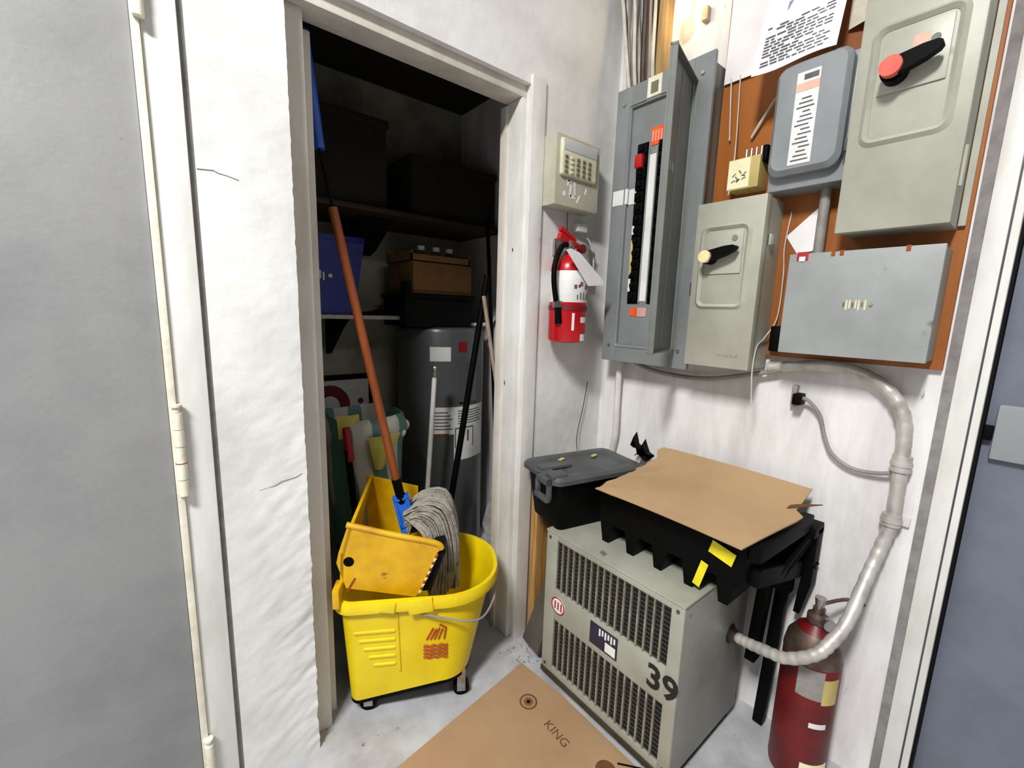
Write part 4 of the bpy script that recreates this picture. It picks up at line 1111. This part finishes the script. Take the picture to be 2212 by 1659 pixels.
for k in range(340):
    w_ = random.uniform(-1, 1)
    q = random.random()
    ph = random.uniform(-0.006, 0.006)
    base = cb_ + dv * (0.03 + 0.09 * random.random()) + vvv * (0.035 * w_)
    o1 = Vector((0.03 + 0.030 * q, -0.012, -0.030 + 0.068 * q)) + vvv * 0.055 * w_
    o2 = Vector((0.055 + 0.085 * q, -0.042, -0.060 + 0.092 * q)) + vvv * 0.068 * w_
    o3 = Vector((0.062 + 0.112 * q, -0.062, -0.12 + 0.055 * q)) + vvv * 0.070 * w_
    o4 = Vector((0.064 + 0.113 * q + ph, -0.075 + ph, -0.18)) + vvv * 0.066 * w_
    o5 = Vector((0.060 + 0.108 * q + ph * 2, -0.078 - ph, -0.29 + 0.03 * random.random())) + vvv * 0.060 * w_
    c0 = cb_ + dv * 0.03
    yn.tube([base, c0 + o1, c0 + o2, c0 + o3, c0 + o4, c0 + o5], 0.0036, 5, 3)
part('yarn', yn, 'mop_yarn', t, kind='stuff', angle=80)

# ================================================================ inside the closet
HC = (-0.285, 0.86)
t = thing('water_heater', 'dark grey electric water heater at the back of the closet', 'water heater', (*HC, 0))
part('tank', MB().lathe([(0.20, 0.0), (0.222, 0.01), (0.225, 0.03), (0.225, 1.185), (0.218, 1.20), (0.20, 1.208)], (*HC, 0), 48), 'heater_grey', t)
part('warning_label', on_cyl(MB(), 0.2252, 227, 312, 0.675, 0.815, n=16, c=HC), 'label_white', t)
wl = part('warning_label', on_cyl(MB(), 0.2252, 257, 312, 0.535, 0.675, n=12, c=HC), 'label_white', t)
bl = MB()
on_cyl(bl, 0.2259, 258, 259.5, 0.60, 0.705, c=HC); on_cyl(bl, 0.2259, 286, 287.5, 0.60, 0.705, c=HC)
on_cyl(bl, 0.2259, 258, 287, 0.70, 0.707, c=HC); on_cyl(bl, 0.2259, 266, 272, 0.655, 0.685, c=HC); on_cyl(bl, 0.2259, 276, 279, 0.63, 0.69, c=HC)
part('label_print', bl, 'print_grey', wl)
for k in range(5):
    pass
fpn = MB()
for k in range(6):
    on_cyl(fpn, 0.2258, 230, 255 - 3 * (k % 3), 0.70 + k * 0.017, 0.706 + k * 0.017, c=HC)
    on_cyl(fpn, 0.2258, 262, 306 - 5 * (k % 2), 0.725 + k * 0.013, 0.730 + k * 0.013, c=HC)
part('label_print', fpn, 'print_grey', wl)
part('orange_strip', on_cyl(MB(), 0.2257, 227, 250, 0.668, 0.680, c=HC), 'mop_wood', t)
part('rating_label', on_cyl(MB(), 0.2252, 226, 252, 1.045, 1.115, c=HC), 'label_white', t)
part('round_badge', on_cyl(MB(), 0.2252, 262, 274, 1.09, 1.14, c=HC), 'sign_red', t)
part('access_panel', on_cyl(MB(), 0.224, 262, 290, 0.84, 1.04, 0.012, 10, c=HC), 'heater_grey', t)
part('pipe_stub', MB().cyl((-0.13, 0.94, 1.20), (-0.13, 0.94, 1.30), 0.012, seg=12), 'steel', t)

t = thing('plastic_crate', 'black plastic crate standing on top of the water heater', 'crate', (-0.37, 0.86, 1.208))
part('body', MB().box(-0.545, -0.20, 0.70, 1.00, 1.209, 1.355, 0.008), 'black_matte', t)
part('rim', MB().box(-0.555, -0.19, 0.69, 1.01, 1.345, 1.366, 0.004), 'black_matte', t)
part('tall_end', MB().box(-0.565, -0.535, 0.70, 0.76, 1.215, 1.42, 0.006), 'black_matte', t)
t = thing('cardboard_box', 'closed brown cardboard box on the black crate in the closet', 'box', (-0.36, 0.83, 1.367))
part('body', MB().box(-0.525, -0.205, 0.70, 0.98, 1.368, 1.510, 0.002), 'kraft_dark', t)
part('seam_tape', MB().box(-0.525, -0.205, 0.698, 0.7005, 1.374, 1.382), 'kraft_print', t)
t = thing('cardboard_tray', 'open cardboard tray of small bottles above the brown box', 'box', (-0.36, 0.83, 1.512))
tr = MB()
tr.box(-0.535, -0.215, 0.70, 0.708, 1.512, 1.545).box(-0.535, -0.215, 0.96, 0.968, 1.512, 1.58).box(-0.535, -0.527, 0.70, 0.968, 1.512, 1.56).box(-0.223, -0.215, 0.70, 0.968, 1.512, 1.56).box(-0.535, -0.215, 0.70, 0.968, 1.511, 1.517)
part('tray', tr, 'kraft_dark', t)
for k, x in enumerate((-0.455, -0.375, -0.30)):
    bt = thing('small_bottle', ('leftmost', 'middle', 'rightmost')[k] + ' pale capped bottle in the cardboard tray', 'bottle', (x, 0.76, 1.518), group='bottles in the cardboard tray')
    part('body', MB().lathe([(0.022, 1.518), (0.024, 1.521), (0.024, 1.560), (0.012, 1.572)], (x, 0.76, 0), 14), 'kraft_print', bt)
    part('cap', MB().cyl((x, 0.76, 1.570), (x, 0.76, 1.590), 0.018, seg=14), 'label_white', bt)

t = thing('wall_shelf', 'white closet shelf on a black bracket', 'shelf', (-0.95, 0.95, 1.24))
part('board', MB().box(-1.36, -0.545, 0.80, 1.13, 1.240, 1.258, 0.002), 'shelf_white', t)
for x in (-0.80,):
    part('bracket', MB().prism([(x, 0.82, 1.24), (x, 1.125, 1.24), (x, 1.125, 1.06), (x, 1.105, 1.06), (x, 0.90, 1.20)], (0.022, 0, 0)), 'black_matte', t)
t = thing('wall_shelf', 'dark wooden upper shelf added to blacken the closet top', 'shelf', (-0.7, 0.95, 1.68))  # invented shelf, put in to make the upper closet black
part('board', MB().box(-1.36, 0.0, 0.72, 1.13, 1.70, 1.722, 0.002), 'shade_shelf_wood', t)
part('bracket', MB().prism([(-0.70, 0.82, 1.70), (-0.70, 1.125, 1.70), (-0.70, 1.125, 1.56), (-0.70, 1.05, 1.58)], (0.14, 0, 0)), 'black_matte', t)
t = thing('filler_box', 'large dark carton added on the upper closet shelf as shade', 'box', (-0.85, 0.95, 1.722))  # invented carton, fills the upper closet with darkness
part('body', MB().box(-1.10, -0.62, 0.76, 1.10, 1.723, 2.08, 0.003), 'closet_shade', t)
part('lid_flap', MB().box(-1.11, -0.61, 0.75, 1.11, 2.06, 2.09, 0.003), 'closet_shade', t)
t = thing('filler_box', 'dark wide carton added at the right of the upper closet shelf as shade', 'box', (-0.25, 0.95, 1.722))  # second invented carton, also there to darken the upper closet
part('body', MB().box(-0.50, -0.03, 0.76, 1.10, 1.723, 1.98, 0.003), 'closet_shade', t)
part('lid_flap', MB().box(-0.51, -0.02, 0.75, 1.11, 1.965, 1.99, 0.003), 'closet_shade', t)

t = thing('recycling_bin', 'deep blue recycling bin with white print on the shelf', 'bin', (-0.92, 0.96, 1.258))
bb = MB()
def rb4(x0, x1, y0, y1, z): return [Vector((x0, y0, z)), Vector((x1, y0, z)), Vector((x1, y1, z)), Vector((x0, y1, z))]
bb.rings([rb4(-1.10, -0.752, 0.835, 1.09, 1.259), rb4(-1.13, -0.708, 0.812, 1.11, 1.585), rb4(-1.12, -0.718, 0.822, 1.10, 1.585), rb4(-1.09, -0.762, 0.845, 1.08, 1.268)], True, True)
bn = part('bin_body', bb, 'bin_blue', t)
rm = MB()
for a, b in (((-1.14, 0.806, 1.575), (-0.698, 0.818, 1.598)), ((-1.14, 1.104, 1.575), (-0.698, 1.12, 1.598))):
    rm.box(a[0], b[0], a[1], b[1], a[2], b[2], 0.003)
rm.box(-1.14, -1.128, 0.806, 1.12, 1.575, 1.598, 0.003).box(-0.712, -0.698, 0.806, 1.12, 1.575, 1.598, 0.003)
part('rim', rm, 'bin_blue', bn)
part('handle', MB().box(-0.706, -0.684, 0.90, 1.0, 1.552, 1.592, 0.004), 'black_plastic', bn)
wm = MB()
for k in range(5):
    wm.box(-0.945 + k * 0.014, -0.938 + k * 0.014, 0.8205, 0.8225, 1.405 + 0.006 * (k % 2), 1.445 - 0.006 * (k % 3))
wm.box(-0.865, -0.850, 0.8205, 0.8225, 1.418, 1.432)
part('white_print', wm, 'label_white', bn)

t = thing('hand_stapler', 'black hand tool lying on the white closet shelf', 'tool', (-0.655, 0.84, 1.258))
part('base', MB().box(-0.715, -0.592, 0.82, 0.85, 1.2585, 1.272, 0.003), 'black_plastic', t)
part('arm', MB().prism([(-0.712, 0.824, 1.272), (-0.67, 0.824, 1.280), (-0.635, 0.824, 1.290), (-0.592, 0.824, 1.280), (-0.592, 0.824, 1.272)], (0, 0.022, 0)), 'black_plastic', t)

# framed sign
t = thing('framed_sign', 'black framed white sign with a dark red shape behind the bin', 'sign', (-0.78, 1.09, 0.40))
part('board', MB().box(-0.96, -0.59, 1.10, 1.115, 0.42, 0.935), 'label_white', t)
fm = MB()
fm.box(-0.975, -0.575, 1.092, 1.12, 0.92, 0.945, 0.002).box(-0.975, -0.575, 1.092, 1.12, 0.40, 0.425, 0.002).box(-0.975, -0.955, 1.092, 1.12, 0.40, 0.945, 0.002).box(-0.595, -0.575, 1.092, 1.12, 0.40, 0.945, 0.002)
part('frame', fm, 'black_plastic', t)
rs_ = MB()
rs_.rings([[Vector((-0.800 + rx * math.cos(R(a)), 1.099, 0.78 + rz_ * math.sin(R(a)))) for a in range(-10, 195, 12)] for rx, rz_ in ((0.105, 0.115), (0.052, 0.058))], closed=False)
part('printed_shape', rs_, 'sign_red', t)
part('printed_shape', MB().cyl((-0.64, 1.098, 0.80), (-0.64, 1.1, 0.80), 0.016, seg=16), 'sign_red', t)

# tall waste bin with striped liner
BC = (-0.808, 0.60)
t = thing('waste_bin', 'tall waste bin lined with a green and white striped bag', 'waste bin', (*BC, 0))
part('bin_body', MB().lathe([(0.105, 0.0), (0.110, 0.01), (0.150, 0.80), (0.145, 0.80), (0.106, 0.02)], (*BC, 0), 24), 'black_plastic', t)
seg = 60
lin_ = MB()
rings = []
for z, r, am in ((0.30, 0.132, 0.008), (0.42, 0.140, 0.010), (0.55, 0.150, 0.012), (0.66, 0.156, 0.010), (0.74, 0.158, 0.010), (0.775, 0.172, 0.012), (0.805, 0.176, 0.014), (0.845, 0.166, 0.010), (0.860, 0.150, 0.006), (0.83, 0.138, 0.006), (0.70, 0.128, 0.006)):
    rings.append([Vector((BC[0] + (r + am * nz(math.cos(2 * PI * k / seg) * 2, math.sin(2 * PI * k / seg) * 2, z * 4, 2.2)) * math.cos(2 * PI * k / seg), BC[1] + (r + am * nz(math.cos(2 * PI * k / seg) * 2, math.sin(2 * PI * k / seg) * 2, z * 4, 2.2)) * math.sin(2 * PI * k / seg), z + 0.012 * nz(math.cos(2 * PI * k / seg), math.sin(2 * PI * k / seg), 5, 2.5))) for k in range(seg)])
lin_.rings(rings, False, True)
lnr = part('liner', lin_, 'bag_stripes', t)
part('bag_knot', MB().sphere((-0.665, 0.51, 0.80), 0.022, (1, 0.9, 1.1), 10), 'label_white', lnr)
part('bag_knot', MB().sphere((-0.688, 0.485, 0.775), 0.016, (1, 0.9, 1.1), 10), 'label_white', lnr)
solo('yellow_cloth', MB().sheet(lambda u, v: Vector((-0.955 + 0.085 * u, 0.470 + 0.02 * v - 0.01 * math.sin(3 * u), 0.792 + 0.085 * v)), 6, 6, 0.004), 'cloth_yellow', 'square yellow cloth standing in the waste bin', 'cloth', (-0.91, 0.48, 0.79))
solo('yellow_cloth', MB().sheet(lambda u, v: Vector((-0.865 + 0.13 * u * (0.25 + 0.75 * v) + 0.03 * (1 - v), 0.405 + 0.020 * (1 - v) - 0.012 * math.sin(3 * u), 0.66 + 0.14 * v)), 8, 8, 0.004), 'cloth_yellow', 'pointed yellow cloth hanging over the waste bin rim', 'cloth', (-0.80, 0.44, 0.66))

def pole(name, label, a, b, r, m, cat='pole', knob=None):
    t = thing(name, label, cat, b)
    part('shaft', MB().cyl(a, b, r, seg=12), m, t)
    if knob:
        part('end_knob', MB().sphere(a, knob[0], (1, 1, 1.1), 16), knob[1], t)
        d = (Vector(b) - Vector(a)).normalized()
        part('end_ferrule', MB().cyl(Vector(a) + d * 0.012, Vector(a) + d * 0.035, r * 1.35, seg=12), knob[1], t)
    return t
pole('broom_pole', 'thin white pole with a shiny ball end before the water heater', (-0.523, 0.50, 1.035), (-0.60, 0.49, 0.0), 0.0110, 'pipe_white', knob=(0.0185, 'steel'))
pole('broom_pole', 'black pole leaning across the front of the water heater', (-0.235, 0.52, 1.46), (-0.515, 0.49, 0.0), 0.0150, 'black_plastic')
pole('broom_pole', 'pale wooden pole leaning in the right of the closet', (-0.311, 0.44, 1.36), (-0.033, 0.44, 0.0), 0.0095, 'pole_beige')
pole('broom_pole', 'dark pole standing beside the right closet wall', (-0.16, 0.635, 1.75), (-0.045, 0.62, 0.0), 0.0095, 'black_plastic')
t = thing('plunger_pole', 'black pole with a red grip behind the mop wringer', 'pole', (-0.87, 0.43, 0))
part('shaft', MB().cyl((-0.938, 0.425, 0.76), (-0.87, 0.435, 0.0), 0.0125, seg=12), 'black_plastic', t)
part('grip', MB().cyl((-0.9405, 0.4245, 0.845), (-0.929, 0.4262, 0.715), 0.0145, 0.0165, 14), 'grip_red', t)

t = thing('supply_pipe', 'white supply pipe with a yellow valve above the water heater', 'pipe', (-0.1, 0.76, 1.22))
part('pipe', MB().tube([(-0.205, 0.74, 1.222), (-0.10, 0.74, 1.222), (-0.04, 0.75, 1.235), (0.0, 0.76, 1.262)], 0.010, 10, 4), 'pipe_white', t)
part('valve_handle', MB().box(-0.085, -0.065, 0.722, 0.738, 1.20, 1.262, 0.004), 'valve_yellow', t)
solo('rag_heap', MB().sheet(lambda u, v: Vector((-0.185 + 0.15 * u, 0.50 + 0.09 * v, 0.02 + 0.30 * v * (0.5 + 0.5 * math.sin(PI * u)) + 0.03 * nz(u, v, 3, 6))), 14, 14, 0.006), 'rag_grey', 'crumpled grey rag heap on the closet floor at the right', 'rag', (-0.12, 0.58, 0))
t = thing('cleaner_bottle', 'dark green bottle standing low at the right of the closet', 'bottle', (-0.16, 0.36, 0))
part('body', MB().lathe([(0.035, 0.0), (0.038, 0.006), (0.038, 0.13), (0.020, 0.165), (0.014, 0.175)], (-0.16, 0.36, 0), 18), 'bottle_green', t)
part('cap', MB().cyl((-0.16, 0.36, 0.175), (-0.16, 0.36, 0.20), 0.015, seg=12), 'black_plastic', t)
